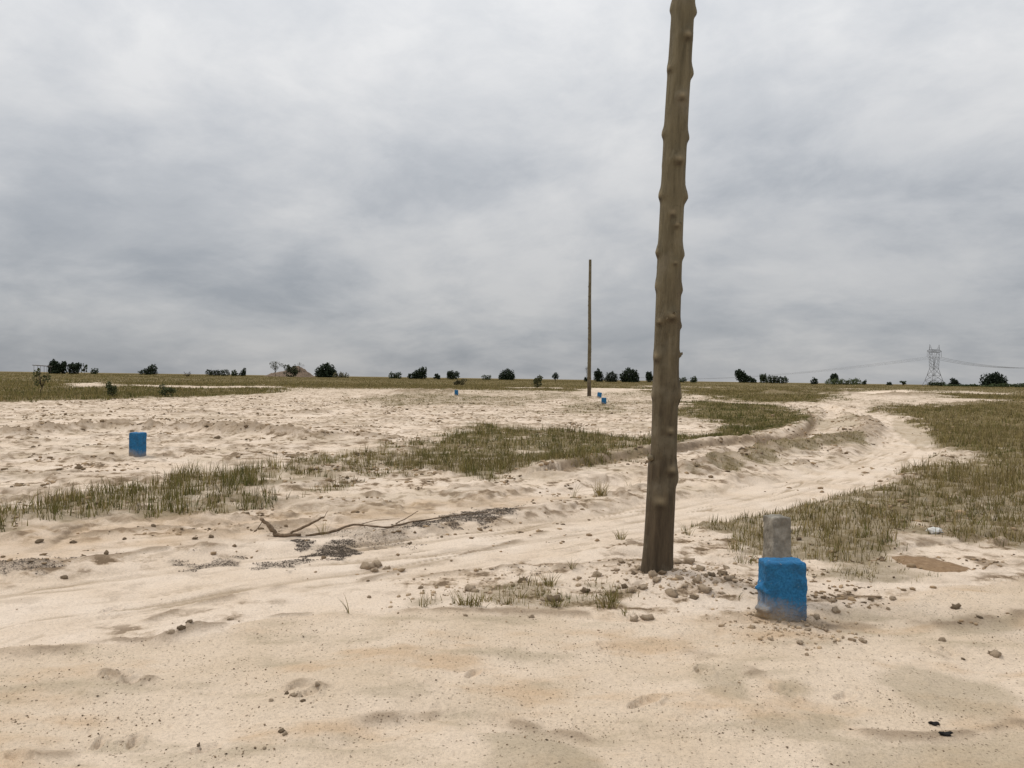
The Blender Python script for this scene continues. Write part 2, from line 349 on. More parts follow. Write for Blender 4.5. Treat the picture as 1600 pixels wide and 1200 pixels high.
    q = d_line(x, y, GL([(560, 1150), (680, 1118), (800, 1122), (900, 1150)]))[0]; h -= coarse * 0.03 * np.exp(-(q / 0.16) ** 2)
    # dug heap round the pole, rim of the coarse road
    q = np.hypot(x - POLE[0] - 0.1, y - POLE[1] + 0.12); heap = np.exp(-(q / 0.5) ** 2); h += heap * (0.075 + 0.045 * fbm(x / 0.13, y / 0.13, 3, 19)); M['heap'] = heap
    q = np.hypot(x - BLOCK[0] - 0.05, y - BLOCK[1] + 0.12); hb = np.exp(-(q / 0.42) ** 2); h += hb * (0.015 + 0.025 * fbm(x / 0.1, y / 0.1, 3, 20)); M['heap'] = np.maximum(heap, hb * .8)
    edge = np.exp(-((sdc - 0.05) / 0.12) ** 2); h += edge * 0.025 * (0.6 + fbm(x / 0.4, y / 0.4, 3, 22)); M['edge'] = edge
    for fx, fy, sc, an in FOOT:
        m = np.nonzero((np.abs(x - fx) < 3 * sc) & (np.abs(y - fy) < 3 * sc))[0]
        if not len(m): continue
        ca, sa = math.cos(an), math.sin(an); u = ((x[m] - fx) * ca + (y[m] - fy) * sa) / sc; v = (-(x[m] - fx) * sa + (y[m] - fy) * ca) / (sc * .45)
        q = np.sqrt(u * u + v * v) + 0.15 * fbm(x[m] / .06, y[m] / .06, 2, 23); h[m] += sc * (-0.34 * sstep(1.05, 0.8, q) * (.55 + .45 * np.clip(v, -1, 1)) + 0.12 * np.exp(-((q - 1.2) / 0.2) ** 2))
    pits = fbm(x / 0.05, y / 0.05, 2, 24); h -= coarse * 0.010 * sstep(0.35, 0.6, pits) * sstep(-0.1, 0.3, fbm(x / 0.6, y / 0.4, 2, 25))
    h -= 0.05 * main * 0
    return h, M
GRID = {}
def land(x, y, masks=True):
    """height and masks read off the built ground sheet"""
    x = np.asarray(x, float); y = np.asarray(y, float); r = np.hypot(x, y); a = np.degrees(np.arctan2(x, y)); R, A = GRID['rows'], GRID['ang']
    fi = np.interp(r, R, np.arange(len(R))); fj = np.clip((a - A[0]) / (A[1] - A[0]), 0, len(A) - 1.001); fi = np.clip(fi, 0, len(R) - 1.001)
    i, j = fi.astype(int), fj.astype(int); u, v = fi - i, fj - j
    def look(q): return q[i, j] * (1 - u) * (1 - v) + q[i + 1, j] * u * (1 - v) + q[i, j + 1] * (1 - u) * v + q[i + 1, j + 1] * u * v
    return look(GRID['h']), ({k: look(q) for k, q in GRID['M'].items()} if masks else None)
def H(x, y): return float(land(np.array([x]), np.array([y]), False)[0][0])

def GH(px, py):
    x, y = G(px, py)
    for _ in range(6): x, y = G(px, py, H(x, y))
    return x, y

# ------------------------------------------------------------------ materials
def m_ground():
    m, t, b = new_mat('sandy_soil'); co = objcoord(t)
    A = attr(t, 'soil_a'); B = attr(t, 'soil_b')
    sa = N(t, 'ShaderNodeSeparateColor'); L(t, A.outputs['Color'], sa.inputs[0]); sb = N(t, 'ShaderNodeSeparateColor'); L(t, B.outputs['Color'], sb.inputs[0])
    coarse, tan, grass = sa.outputs; bank, streak, damp = sb.outputs; dark = A.outputs['Alpha']; rough = B.outputs['Alpha']
    n1 = NOISE(t, co, 1.1, 5); n2 = NOISE(t, co, 9, 5, 0.6); n3 = NOISE(t, co, 60, 4, 0.65); n4 = NOISE(t, co, 260, 2, 0.6)
    c = MIX(t, RAMP(t, n1, [(0.35, 0.0), (0.65, 1.0)]), (0.75, 0.625, 0.505), (0.69, 0.555, 0.425))
    n6 = NOISE(t, co, 3.6, 9, 0.66)
    c = MIX(t, MATH(t, 'MULTIPLY', RAMP(t, n6, [(0.49, 0.0), (0.56, 1.0)]), MATH(t, 'MULTIPLY', rough, 0.8)), c, (0.37, 0.27, 0.18))
    c = MIX(t, MATH(t, 'MULTIPLY', RAMP(t, n6, [(0.56, 0.0), (0.60, 1.0)]), MATH(t, 'MULTIPLY', rough, 0.9)), c, (0.16, 0.11, 0.068))
    c = MIX(t, MATH(t, 'MULTIPLY', coarse, 0.92), c, MIX(t, RAMP(t, n1, [(0.38, 0.0), (0.6, 1.0)]), (0.60, 0.475, 0.345), (0.69, 0.56, 0.43)))
    c = MIX(t, MATH(t, 'MULTIPLY', tan, 0.85), c, (0.55, 0.395, 0.255))
    c = MIX(t, MATH(t, 'MULTIPLY', damp, 0.8), c, (0.40, 0.325, 0.225))
    c = MIX(t, streak, c, (0.40, 0.305, 0.21))
    c = MIX(t, bank, c, MIX(t, n2, (0.17, 0.12, 0.078), (0.38, 0.285, 0.195)))
    gl = MIX(t, n2, (0.095, 0.075, 0.034), (0.22, 0.17, 0.08))
    c = MIX(t, MATH(t, 'MULTIPLY', grass, RAMP(t, n2, [(0.25, 0.5), (0.5, 1.0)])), c, gl)
    c = MIX(t, MATH(t, 'MULTIPLY', dark, RAMP(t, n3, [(0.42, 0.0), (0.56, 1.0)])), c, (0.075, 0.062, 0.052))
    grain = MATH(t, 'ADD', MATH(t, 'MULTIPLY', n3, 0.34), MATH(t, 'MULTIPLY', n4, 0.38))
    c = MIX(t, 1.0, c, RAMP(t, grain, [(0.2, 0.5), (0.36, 1.0), (0.5, 1.14)]), 'MULTIPLY')
    vo = N(t, 'ShaderNodeTexVoronoi'); vo.inputs['Scale'].default_value = 55; L(t, co, vo.inputs['Vector']); vs_ = N(t, 'ShaderNodeSeparateColor'); L(t, vo.outputs['Color'], vs_.inputs[0])
    thr = MATH(t, 'MULTIPLY', MATH(t, 'MAXIMUM', MATH(t, 'SUBTRACT', MATH(t, 'ADD', vs_.outputs[0], MATH(t, 'MULTIPLY', n2, .5)), .85), 0.0), .9)
    speck = MATH(t, 'MULTIPLY', MATH(t, 'LESS_THAN', vo.outputs['Distance'], thr), MATH(t, 'MULTIPLY', coarse, 0.75))
    c = MIX(t, speck, c, (0.17, 0.125, 0.085))
    L(t, c, b.inputs['Base Color']); b.inputs['Roughness'].default_value = 1.0; b.inputs['Specular IOR Level'].default_value = 0.0
    hh = MATH(t, 'ADD', MATH(t, 'MULTIPLY', n2, 0.5), MATH(t, 'ADD', MATH(t, 'MULTIPLY', n3, 0.4), MATH(t, 'MULTIPLY', n4, 0.16)))
    bump(t, b, hh, 0.7, 0.035)
    return m
def m_tint(name, rough=0.85, trans=0.0, ns=30.0):
    m, t, b = new_mat(name); a = attr(t, 'tint'); n = NOISE(t, objcoord(t), ns, 3)
    c = MIX(t, 1.0, a.outputs['Color'], RAMP(t, n, [(0.3, 0.8), (0.7, 1.15)]), 'MULTIPLY'); L(t, c, b.inputs['Base Color']); b.inputs['Roughness'].default_value = rough
    if trans:
        tr = N(t, 'ShaderNodeBsdfTranslucent'); L(t, c, tr.inputs[0]); mx = N(t, 'ShaderNodeMixShader'); mx.inputs[0].default_value = trans
        out = next(n for n in t.nodes if n.type == 'OUTPUT_MATERIAL'); L(t, b.outputs[0], mx.inputs[1]); L(t, tr.outputs[0], mx.inputs[2]); L(t, mx.outputs[0], out.inputs[0])
    return m
def m_noise(name, c1, c2, scale=8, bs=0.4, bd=0.02, rough=0.9, stretch=None, detail=6):
    m, t, b = new_mat(name); v = objcoord(t)
    if stretch:
        mp = N(t, 'ShaderNodeMapping'); mp.inputs['Scale'].default_value = stretch; L(t, v, mp.inputs[0]); v = mp.outputs[0]
    n = NOISE(t, v, scale, detail, 0.6); L(t, MIX(t, RAMP(t, n, [(0.32, 0.0), (0.68, 1.0)]), c1, c2), b.inputs['Base Color']); b.inputs['Roughness'].default_value = rough
    bump(t, b, NOISE(t, v, scale * 2.3, detail, 0.65), bs, bd); return m
def m_bark():
    m, t, b = new_mat('weathered_bark'); co = objcoord(t)
    mp = N(t, 'ShaderNodeMapping'); mp.inputs['Scale'].default_value = (1, 1, 0.13); L(t, co, mp.inputs[0])
    s = N(t, 'ShaderNodeSeparateXYZ'); L(t, co, s.inputs[0])
    n1 = RAMP(t, NOISE(t, mp.outputs[0], 19, 7, 0.66), [(.28, 0.), (.72, 1.)]); n2 = NOISE(t, co, 3.2, 4, 0.55); n3 = NOISE(t, mp.outputs[0], 70, 4, 0.6); n5 = NOISE(t, co, 42, 4, 0.6)
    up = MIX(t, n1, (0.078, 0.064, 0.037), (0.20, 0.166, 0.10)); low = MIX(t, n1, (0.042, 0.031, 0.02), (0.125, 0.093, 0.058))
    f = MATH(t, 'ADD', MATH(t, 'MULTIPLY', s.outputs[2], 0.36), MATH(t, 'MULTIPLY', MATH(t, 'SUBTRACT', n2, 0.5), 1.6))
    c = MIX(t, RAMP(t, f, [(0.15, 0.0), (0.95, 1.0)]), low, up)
    c = MIX(t, MATH(t, 'MULTIPLY', RAMP(t, n2, [(0.52, 0.0), (0.68, 1.0)]), 0.45), c, (0.22, 0.19, 0.14))
    c = MIX(t, MATH(t, 'MULTIPLY', RAMP(t, n5, [(0.6, 0.0), (0.72, 1.0)]), 0.4), c, (0.05, 0.036, 0.022))
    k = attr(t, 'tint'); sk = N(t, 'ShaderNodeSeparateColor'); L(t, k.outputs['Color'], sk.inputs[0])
    c = MIX(t, MATH(t, 'MULTIPLY', sk.outputs[0], 0.7), c, (0.32, 0.26, 0.165)); c = MIX(t, sk.outputs[1], c, (0.045, 0.032, 0.02))  # knots: worn, sky-lit tops coloured pale, shade below coloured dark
    L(t, c, b.inputs['Base Color']); b.inputs['Roughness'].default_value = 0.8
    bump(t, b, MATH(t, 'ADD', n1, MATH(t, 'MULTIPLY', n3, 0.6)), 0.8, 0.018); return m
def m_paint():
    m, t, b = new_mat('blue_paint_on_concrete'); co = objcoord(t)
    s = N(t, 'ShaderNodeSeparateXYZ'); L(t, co, s.inputs[0])
    n = NOISE(t, co, 9, 6, 0.65); n2 = NOISE(t, co, 70, 4, 0.65); n3 = NOISE(t, co, 3.5, 3)
    blue = MIX(t, RAMP(t, n2, [(.3, 0.), (.7, 1.)]), (0.01, 0.095, 0.22), (0.03, 0.19, 0.39)); blue = MIX(t, MATH(t, 'MULTIPLY', RAMP(t, n, [(0.48, 0.0), (0.62, 1.0)]), 0.6), blue, (0.02, 0.075, 0.145)); chip = NOISE(t, co, 26, 5, .7); blue = MIX(t, MATH(t, 'MULTIPLY', RAMP(t, chip, [(.64, 0.), (.68, 1.)]), .7), blue, (0.33, 0.30, 0.25))
    dust = MIX(t, n2, (0.25, 0.185, 0.115), (0.46, 0.36, 0.24))
    # splashed sand clings to the lower third
    f = MATH(t, 'ADD', s.outputs[2], MATH(t, 'ADD', MATH(t, 'MULTIPLY', MATH(t, 'SUBTRACT', n, 0.5), 0.20), MATH(t, 'ADD', MATH(t, 'MULTIPLY', MATH(t, 'SUBTRACT', n2, 0.5), 0.14), MATH(t, 'MULTIPLY', s.outputs[0], 0.28))))
    c = MIX(t, RAMP(t, f, [(0.0, 1.0), (0.05, 0.75), (0.17, 0.0)]), blue, dust)
    L(t, c, b.inputs['Base Color']); b.inputs['Roughness'].default_value = 0.62; bump(t, b, MATH(t, 'ADD', n, MATH(t, 'MULTIPLY', n2, 0.7)), 0.7, 0.018); return m

M_GROUND = m_ground(); M_GRASS = m_tint('dry_grass_blades', 0.75, 0.3); M_BARK = m_bark(); M_PAINT = m_paint()
M_CLOD = m_noise('crumbly_soil', (0.34, 0.245, 0.16), (0.55, 0.43, 0.305), 14, 0.7, 0.02)
M_CLODD = m_noise('damp_soil', (0.13, 0.09, 0.055), (0.30, 0.22, 0.14), 14, 0.7, 0.02)
M_LUMPS = m_tint('soil_crumbs', 0.95); M_LITTER = m_tint('charred_litter', 0.9)
M_CONC = m_noise('bare_concrete', (0.13, 0.115, 0.09), (0.34, 0.31, 0.26), 11, 0.8, 0.02)
M_DEAD = m_noise('dead_wood', (0.09, 0.06, 0.036), (0.24, 0.17, 0.11), 30, 0.5, 0.008)
M_BLACK = m_noise('charred_wood', (0.008, 0.008, 0.008), (0.035, 0.032, 0.03), 40, 0.6, 0.01)
M_PLASTIC = m_noise('dirty_white_plastic', (0.55, 0.53, 0.48), (0.8, 0.79, 0.76), 12, 0.2, 0.01, 0.5)
M_BROWN = m_noise('red_brown_silt', (0.19, 0.115, 0.06), (0.30, 0.20, 0.115), 22, 0.6, 0.015)
M_STEEL = m_noise('galvanised_steel', (0.20, 0.205, 0.215), (0.28, 0.285, 0.295), 1.0, 0.1, 0.01, 0.6)
M_WIRE = m_noise('aluminium_cable', (0.20, 0.205, 0.215), (0.26, 0.265, 0.275), 1.0, 0.1, 0.01, 0.6)
M_LEAF = m_tint('tree_leaves', 0.7, 0.15, 0.8); M_TRUNK = m_noise('tree_bark', (0.04, 0.03, 0.022), (0.09, 0.07, 0.05), 4, 0.4, 0.03)
M_REDSOIL = m_noise('heaped_red_soil', (0.09, 0.065, 0.045), (0.22, 0.155, 0.105), 0.9, 0.8, 0.15)
M_SHED = m_noise('weathered_timber', (0.10, 0.085, 0.075), (0.19, 0.165, 0.145), 2, 0.3, 0.02)

# ------------------------------------------------------------------ ground sheet
def build_ground():
    rows = list(np.linspace(0.3, 2.2, 14)); r = 2.2
    while r < 9000:
        r *= 1 + (0.0052 if r < 9 else 0.008 if r < 60 else 0.016 if r < 300 else 0.05); rows.append(r)
    rows = np.array(rows)
    a = list(np.arange(-48, 48.001, 0.1)) + list(np.arange(52, 310, 5.0)); ang = np.radians(np.array(a))
    R, A = np.meshgrid(rows, ang, indexing='ij'); x = (R * np.sin(A)).ravel(); y = (R * np.cos(A)).ravel()
    h, M = land_full(x, y); r = np.hypot(x, y)
    nr, na = len(rows), len(ang); nd = len(np.arange(-48, 48.001, 0.1))
    GRID.update(rows=rows, ang=np.array(a)[:nd], h=h.reshape(nr, na)[:, :nd], M={k: q.reshape(nr, na)[:, :nd] for k, q in M.items() if k not in ('streak', 'line')})
    v = np.stack([x, y, h], 1); v = np.concatenate([v, [[0, 0, float(h[:na].mean())]]])
    i = np.arange(nr - 1)[:, None] * na; j = np.arange(na)[None, :]; j2 = (j + 1) % na
    q = np.stack([(i + j), (i + na + j), (i + na + j2), (i + j2)], -1).reshape(-1, 4)
    fan = np.stack([np.arange(na), (np.arange(na) + 1) % na, np.full(na, len(v) - 1), np.full(na, len(v) - 1)], 1)
    tris = np.concatenate([q[:, [0, 2, 1]], q[:, [0, 3, 2]], fan[:, [0, 2, 1]] * 1])
    me = tri_mesh('ground', v, tris, smooth=True)
    me.flip_normals() if me.polygons[100].normal.z < 0 else None
    # soil masks
    n1 = fbm(x / 1.3, y / 0.7, 4, 51); n2 = fbm(x / 0.5, y / 0.5, 3, 52)
    tanpoly = GL([(-300, 850), (0, 832), (300, 800), (500, 800), (800, 770), (900, 775), (700, 806), (400, 842), (200, 858), (0, 905), (-300, 930)])
    tan = sstep(0.25, -0.2, sd_poly(x, y, tanpoly) + 0.3 * n1) * (0.45 + 0.8 * n2)
    tan = np.maximum(tan, M['coarse'] * sstep(0.0, 0.45, fbm(x / 1.1, y / .45, 5, 59, .6) + .3 * n1) * 0.95); tan = np.maximum(tan, M['edge'] * 0.35 * (M['coarse'] > .3))
    tan = np.maximum(tan, sstep(90, 250, r) * sstep(0.0, 0.3, fbm(x / 40, y / 40, 2, 57)) * 0.4)
    damp = np.zeros_like(x)
    for p in ([(1395, 652), (1440, 660), (1475, 680), (1440, 697), (1395, 672)], [(1275, 652), (1340, 648), (1345, 668), (1280, 668)], [(1195, 1072), (1240, 1066), (1275, 1085), (1240, 1104), (1200, 1092)], [(1370, 1070), (1420, 1040), (1560, 1055), (1600, 1085), (1560, 1115), (1440, 1110)], [(750, 1150), (830, 1120), (930, 1165), (980, 1230), (780, 1230)],
              [(1300, 1170), (1420, 1160), (1640, 1140), (1700, 1230), (1300, 1230)], [(1080, 1055), (1160, 1040), (1190, 1110), (1100, 1090)], [(1460, 965), (1600, 960), (1600, 985), (1480, 990)]):
        damp = np.maximum(damp, sstep(0.05, -0.06, sd_poly(x, y, GL(p)) + 0.1 * n2) * np.clip(0.75 + 0.4 * n2, 0, 1))
    damp = np.maximum(damp, M['coarse'] * 0.8 * sstep(0.05, 0.45, fbm(x / 0.9 + 5, y / 0.3, 5, 53, .6)))
    dark = np.zeros_like(x)
    for p, w in (([(640, 822), (720, 800), (800, 793), (812, 800), (760, 812), (650, 826)], .9), ([(470, 846), (560, 846), (545, 866), (480, 862)], .9), ([(400, 870), (470, 870), (460, 880), (410, 880)], .8), ([(290, 874), (370, 866), (370, 876), (300, 884)], .8),
                 ([(-20, 880), (95, 876), (95, 892), (-20, 900)], .7), ([(560, 832), (640, 824), (630, 845), (540, 850)], .5), ([(1010, 700), (1090, 694), (1090, 706), (1010, 714)], .5), ([(420, 826), (640, 826), (560, 838), (430, 844)], .5)):
        dark = np.maximum(dark, w * sstep(0.06, -0.06, sd_poly(x, y, GL(p)) + 0.3 * fbm(x / .22, y / .16, 4, 75)))
    bank = np.clip(M['bank'] + 0.35 * M['heap'] * (0.5 + n2), 0, 1)
    sa = np.stack([M['coarse'], np.clip(tan, 0, 1), np.clip(M['grass'] * (1 - .3 * bank), 0, 1), dark], 1)
    st = np.clip(np.maximum(-M['streak'] * 1.5 - 0.1, M['line'] * .95), 0, 0.9)
    bank = np.maximum(bank, M['crust'] * np.clip(.6 + 1.5 * fbm(x / .3, y / .25, 3, 58), 0, 1)); stain = M['rough'] * sstep(-.02, .32, fbm(x / 2.6, y / 1.9, 6, 91, .66) + .06) * sstep(7, 11, r) * sstep(160, 70, r); damp = np.maximum(damp, .42 * stain); sb = np.stack([bank * 0.95, st, damp, M['rough'] * sstep(0.0, 0.5, 0.35 + fbm(x / 2.2, y / 1.1, 3, 54)) * sstep(150, 70, r)], 1)
    for nm, arr in (('soil_a', sa), ('soil_b', sb)):
        at_ = me.attributes.new(nm, 'FLOAT_COLOR', 'POINT'); arr = np.concatenate([arr, arr[:1]]).astype(np.float32); at_.data.foreach_set('color', arr.ravel())
    return tag(obj('ground', me, M_GROUND), kind='structure')
build_ground()

# ------------------------------------------------------------------ grass: blades as geometry
def blades(p, h, az, lean, w, col, nseg):
    n = len(h); dx, dy = np.cos(az), np.sin(az); sx, sy = -dy, dx
    vs = []; 
    face = rng.uniform(0, 2 * np.pi, n); sx, sy = np.cos(face), np.sin(face)
    for k in range(nseg + 1):
        t = k / nseg; b = lean * t ** 1.7
        cx = p[:, 0] + dx * h * b; cy = p[:, 1] + dy * h * b; cz = p[:, 2] - 0.015 + h * t * np.sqrt(np.clip(1 - 0.5 * (lean * t) ** 2, 0.1, 1))
        ww = w * (1 - t) ** 0.7 * 0.5
        if k < nseg: vs += [np.stack([cx - sx * ww, cy - sy * ww, cz], 1), np.stack([cx + sx * ww, cy + sy * ww, cz], 1)]
        else: vs.append(np.stack([cx, cy, cz], 1))
    per = 2 * nseg + 1; V = np.stack(vs, 1).reshape(-1, 3); base = np.arange(n)[:, None] * per; F = []
    for k in range(nseg - 1):
        a = 2 * k; F += [base + np.array([a, a + 1, a + 3]), base + np.array([a, a + 3, a + 2])]
    a = 2 * (nseg - 1); F.append(base + np.array([a, a + 1, a + 2]))
    return V, np.concatenate(F), np.repeat(col, per, 0)
STRAW = np.array([0.36, 0.275, 0.13]); OLIVE = np.array([0.235, 0.19, 0.065]); GREEN = np.array([0.125, 0.132, 0.037])
def grass_col(g, n):
    g = np.clip(g + rng.normal(0, 0.2, n), 0, 1)[:, None]
    c = np.where(g < .5, STRAW + (OLIVE - STRAW) * g * 2, OLIVE + (GREEN - OLIVE) * (g - .5) * 2)
    return c * rng.uniform(0.5, 1.3, (n, 1))
def build_grass():
    Vs, Fs, Cs = [], [], []; off = 0
    rings = [(3.5, 8, 95, 16, 0.0065, 4, 0.045), (8, 16, 80, 13, 0.010, 3, 0.05), (16, 34, 32, 9, 0.017, 2, 0.07), (34, 70, 9, 8, 0.032, 2, 0.12), (70, 140, 2.8, 8, 0.07, 1, 0.28), (140, 420, 0.42, 8, 0.14, 1, 0.7), (420, 1300, 0.03, 8, 0.5, 1, 2.5)]
    for r0, r1, dn, nb, w, seg, spread in rings:
        area = 0.5 * math.radians(92) * (r1 * r1 - r0 * r0); n = int(area * dn)
        r = np.sqrt(rng.uniform(r0 * r0, r1 * r1, n)); a = np.radians(rng.uniform(-46, 46, n)); x, y = r * np.sin(a), r * np.cos(a)
        _, M = land(x, y); dens, hg, gr = M['dens'], M['hg'], M['gr']; keep = rng.uniform(0, 1, n) < dens ** 0.85
        x, y, hg, gr, dens = x[keep], y[keep], hg[keep], gr[keep], dens[keep]; n = len(x)
        ts = rng.uniform(0.45, 1.15, n) * (0.75 + 0.5 * fbm(x / 3, y / 3, 2, 61)) * (0.6 + 0.5 * dens)
        rep = rng.integers(max(2, nb // 3), nb + 1, n); idx = np.repeat(np.arange(n), rep); m = len(idx)
        bx = x[idx] + rng.normal(0, spread, m); by = y[idx] + rng.normal(0, spread, m); z, _ = land(bx, by, False)
        h = hg[idx] * ts[idx] * rng.uniform(0.35, 1.1, m); lean = np.abs(rng.normal(0.2, 0.28, m)); 
        V, F, Cc = blades(np.stack([bx, by, z], 1), h, rng.uniform(0, 2 * np.pi, m), np.clip(lean, 0, 1.1), w * rng.uniform(0.6, 1.3, m), grass_col(gr[idx] + 0.35 * fbm(bx / 5, by / 5, 2, 63) + (rng.normal(0, .22, n))[idx], m) * (rng.uniform(.7, 1.15, n))[idx][:, None], seg)
        Vs.append(V); Fs.append(F + off); Cs.append(Cc); off += len(V)
    me = tri_mesh('grass', np.concatenate(Vs), np.concatenate(Fs), np.concatenate(Cs))
    print('grass tris', len(me.polygons))
    tag(obj('grass', me, M_GRASS), 'thin olive and straw coloured grass growing in patches over the sand', 'grass', kind='stuff')
build_grass()

# ------------------------------------------------------------------ crumbs, pebbles, weed scraps
def ico(sub):
    import bmesh
    bm = bmesh.new(); bmesh.ops.create_icosphere(bm, subdivisions=sub, radius=1.0); bm.verts.ensure_lookup_table()
    v = np.array([x.co[:] for x in bm.verts]); f = np.array([[q.index for q in p.verts] for p in bm.faces]); bm.free(); return v, f
I0 = ico(1); I2 = ico(3); OCT = (np.array([[1, 0, 0], [-1, 0, 0], [0, 1, 0], [0, -1, 0], [0, 0, 1], [0, 0, -1]], float), np.array([[0, 2, 4], [2, 1, 4], [1, 3, 4], [3, 0, 4], [2, 0, 5], [1, 2, 5], [3, 1, 5], [0, 3, 5]]))
def lumps(x, y, s, flat, col, sink=0.3, base=None):
    n = len(x); z, _ = land(x, y, False); v0, f0 = base or I0; nv = len(v0)
    a = rng.uniform(0, 2 * np.pi, n); ca, sa = np.cos(a)[:, None], np.sin(a)[:, None]; st = rng.uniform(0.7, 1.6, n)[:, None]
    j = rng.uniform(0.65, 1.25, (n, nv)); px = v0[None, :, 0] * j * st; py = v0[None, :, 1] * j / st; pz = v0[None, :, 2] * j * flat[:, None]
    V = np.stack([(px * ca - py * sa) * s[:, None] + x[:, None], (px * sa + py * ca) * s[:, None] + y[:, None], (pz + (flat[:, None] * (1 - 2 * sink))) * s[:, None] + z[:, None]], -1).reshape(-1, 3)
    F = (np.arange(n)[:, None, None] * nv + f0[None]).reshape(-1, 3); return V, F, np.repeat(col, nv, 0)
def scatter(n, r0, r1, wide=46, power=1.0):
    r = (rng.uniform(0, 1, n) ** power) * (r1 - r0) + r0; a = np.radians(rng.uniform(-wide, wide, n)); return r * np.sin(a), r * np.cos(a)
def build_crumbs():
    # dark pebbles and crumbs on the coarse foreground sand
    out = []
    x, y = scatter(60000, 2.6, 8.0); _, M = land(x, y); pt = fbm(x / 0.5, y / 0.35, 3, 71)
    k = rng.uniform(0, 1, len(x)) < M['coarse'] * sstep(-0.15, 0.5, pt) * 0.55 + 0.02 + 0.3 * M['edge']; x, y = x[k], y[k]; n = len(x)
    s = np.exp(rng.normal(math.log(0.0021), 0.45, n)).clip(0.0012, 0.0075); c = np.array([0.19, 0.135, 0.085]) * rng.uniform(0.5, 1.9, (n, 1))
    out.append(lumps(x, y, s, rng.uniform(0.6, 0.9, n), c, 0.15, OCT))
    # crumbs of the dug heaps
    for cx, cy, rr, nn in ((POLE[0] + .1, POLE[1] - .1, 0.5, 450), (BLOCK[0], BLOCK[1] - .15, 0.4, 220), (G(760, 925)[0], G(760, 925)[1], 0.6, 200)):
        x = rng.normal(cx, rr * .6, nn); y = rng.normal(cy, rr * .5, nn); s = np.exp(rng.normal(math.log(0.008), 0.5, nn)).clip(0.003, 0.022)
        out.append(lumps(x, y, s, rng.uniform(0.6, 0.9, nn), np.array([0.44, 0.33, 0.22]) * rng.uniform(0.55, 1.2, (nn, 1))))
    # churned clods of the sand flats, smaller towards the wheel tracks
    x, y = scatter(95000, 6, 60, 46, 1.25); _, M = land(x, y); pt = fbm(x / 2.4, y / 1.2, 3, 73) + 0.5 * fbm(x / 0.6, y / 0.4, 2, 74)
    k = rng.uniform(0, 1, len(x)) < M['rough'] * sstep(0.05, 0.6, pt) * (1 - 0.5 * M['grass']) + 0.5 * M['bank'] * .6; x, y = x[k], y[k]; r = np.hypot(x, y); n = len(x)
    s = np.exp(rng.normal(math.log(0.022), 0.45, n)).clip(0.008, 0.07) * (0.55 + 0.45 * sstep(6, 14, r) + 0.5 * sstep(14, 45, r))
    out.append(lumps(x, y, s, rng.uniform(0.3, 0.7, n), np.array([0.27, 0.19, 0.115]) * rng.uniform(0.4, 1.6, (n, 1)), 0.3))
    V, F = join([(a, b) for a, b, _ in out]); me = tri_mesh('soil_crumbs', V, F, np.concatenate([c for _, _, c in out]), smooth=False); print('crumb tris', len(F))
    tag(obj('soil_crumbs', me, M_LUMPS), 'small brown soil crumbs and pebbles strewn over the pale sand', 'soil crumbs', kind='stuff')
build_crumbs()
def build_litter():
    Ps = [([(640, 822), (720, 800), (800, 793), (812, 800), (760, 812), (650, 826)], 3500), ([(470, 846), (560, 846), (545, 866), (480, 862)], 2000), ([(400, 870), (470, 870), (460, 880), (410, 880)], 250), ([(290, 874), (370, 866), (370, 876), (300, 884)], 260),
          ([(-20, 880), (95, 876), (95, 892), (-20, 900)], 350), ([(540, 832), (650, 818), (650, 845), (540, 852)], 400), ([(780, 890), (850, 888), (850, 905), (790, 906)], 90), ([(1150, 872), (1175, 868), (1175, 882), (1150, 886)], 40)]
    X, Y = [], []
    for p, n in Ps:
        V = GL(p); lo, hi = V.min(0), V.max(0); x = rng.uniform(lo[0] - .1, hi[0] + .1, n * 3); y = rng.uniform(lo[1] - .1, hi[1] + .1, n * 3)
        k = sd_poly(x, y, V) + 0.55 * fbm(x / .22, y / .16, 4, 75) < 0.0; X.append(x[k][:n]); Y.append(y[k][:n])
    x, y = np.concatenate(X), np.concatenate(Y); n = len(x); z, _ = land(x, y)
    a = rng.uniform(0, 6.28, n); ln = rng.uniform(.003, .011, n); w = ln * rng.uniform(.2, .5, n); tl = rng.normal(0, .35, n); t2 = rng.normal(0, .35, n)
    ca, sa = np.cos(a), np.sin(a); vs = []
    for u, v, e in ((-1, 0, 0), (0, -1, 0), (1, 0, 0), (0, 1, 0), (0, 0, 1)):
        vs.append(np.stack([x + ca * ln * u - sa * w * v, y + sa * ln * u + ca * w * v, z + 0.004 + ln * tl * u * .5 + w * t2 * v * .5 + e * 0.006], 1))
    V = np.stack(vs, 1).reshape(-1, 3); f = np.array([[0, 1, 4], [1, 2, 4], [2, 3, 4], [3, 0, 4], [0, 3, 2], [0, 2, 1]]); F = (np.arange(n)[:, None, None] * 5 + f[None]).reshape(-1, 3)
    col = np.array([0.06, 0.047, 0.036]) * rng.uniform(.5, 3.0, (n, 1))
    tag(obj('charred_litter', tri_mesh('charred_litter', V, F, np.repeat(col, 5, 0)), M_LITTER), 'dark washed-up bits of charred plant litter on the wheel track', 'litter', kind='stuff')
build_litter()

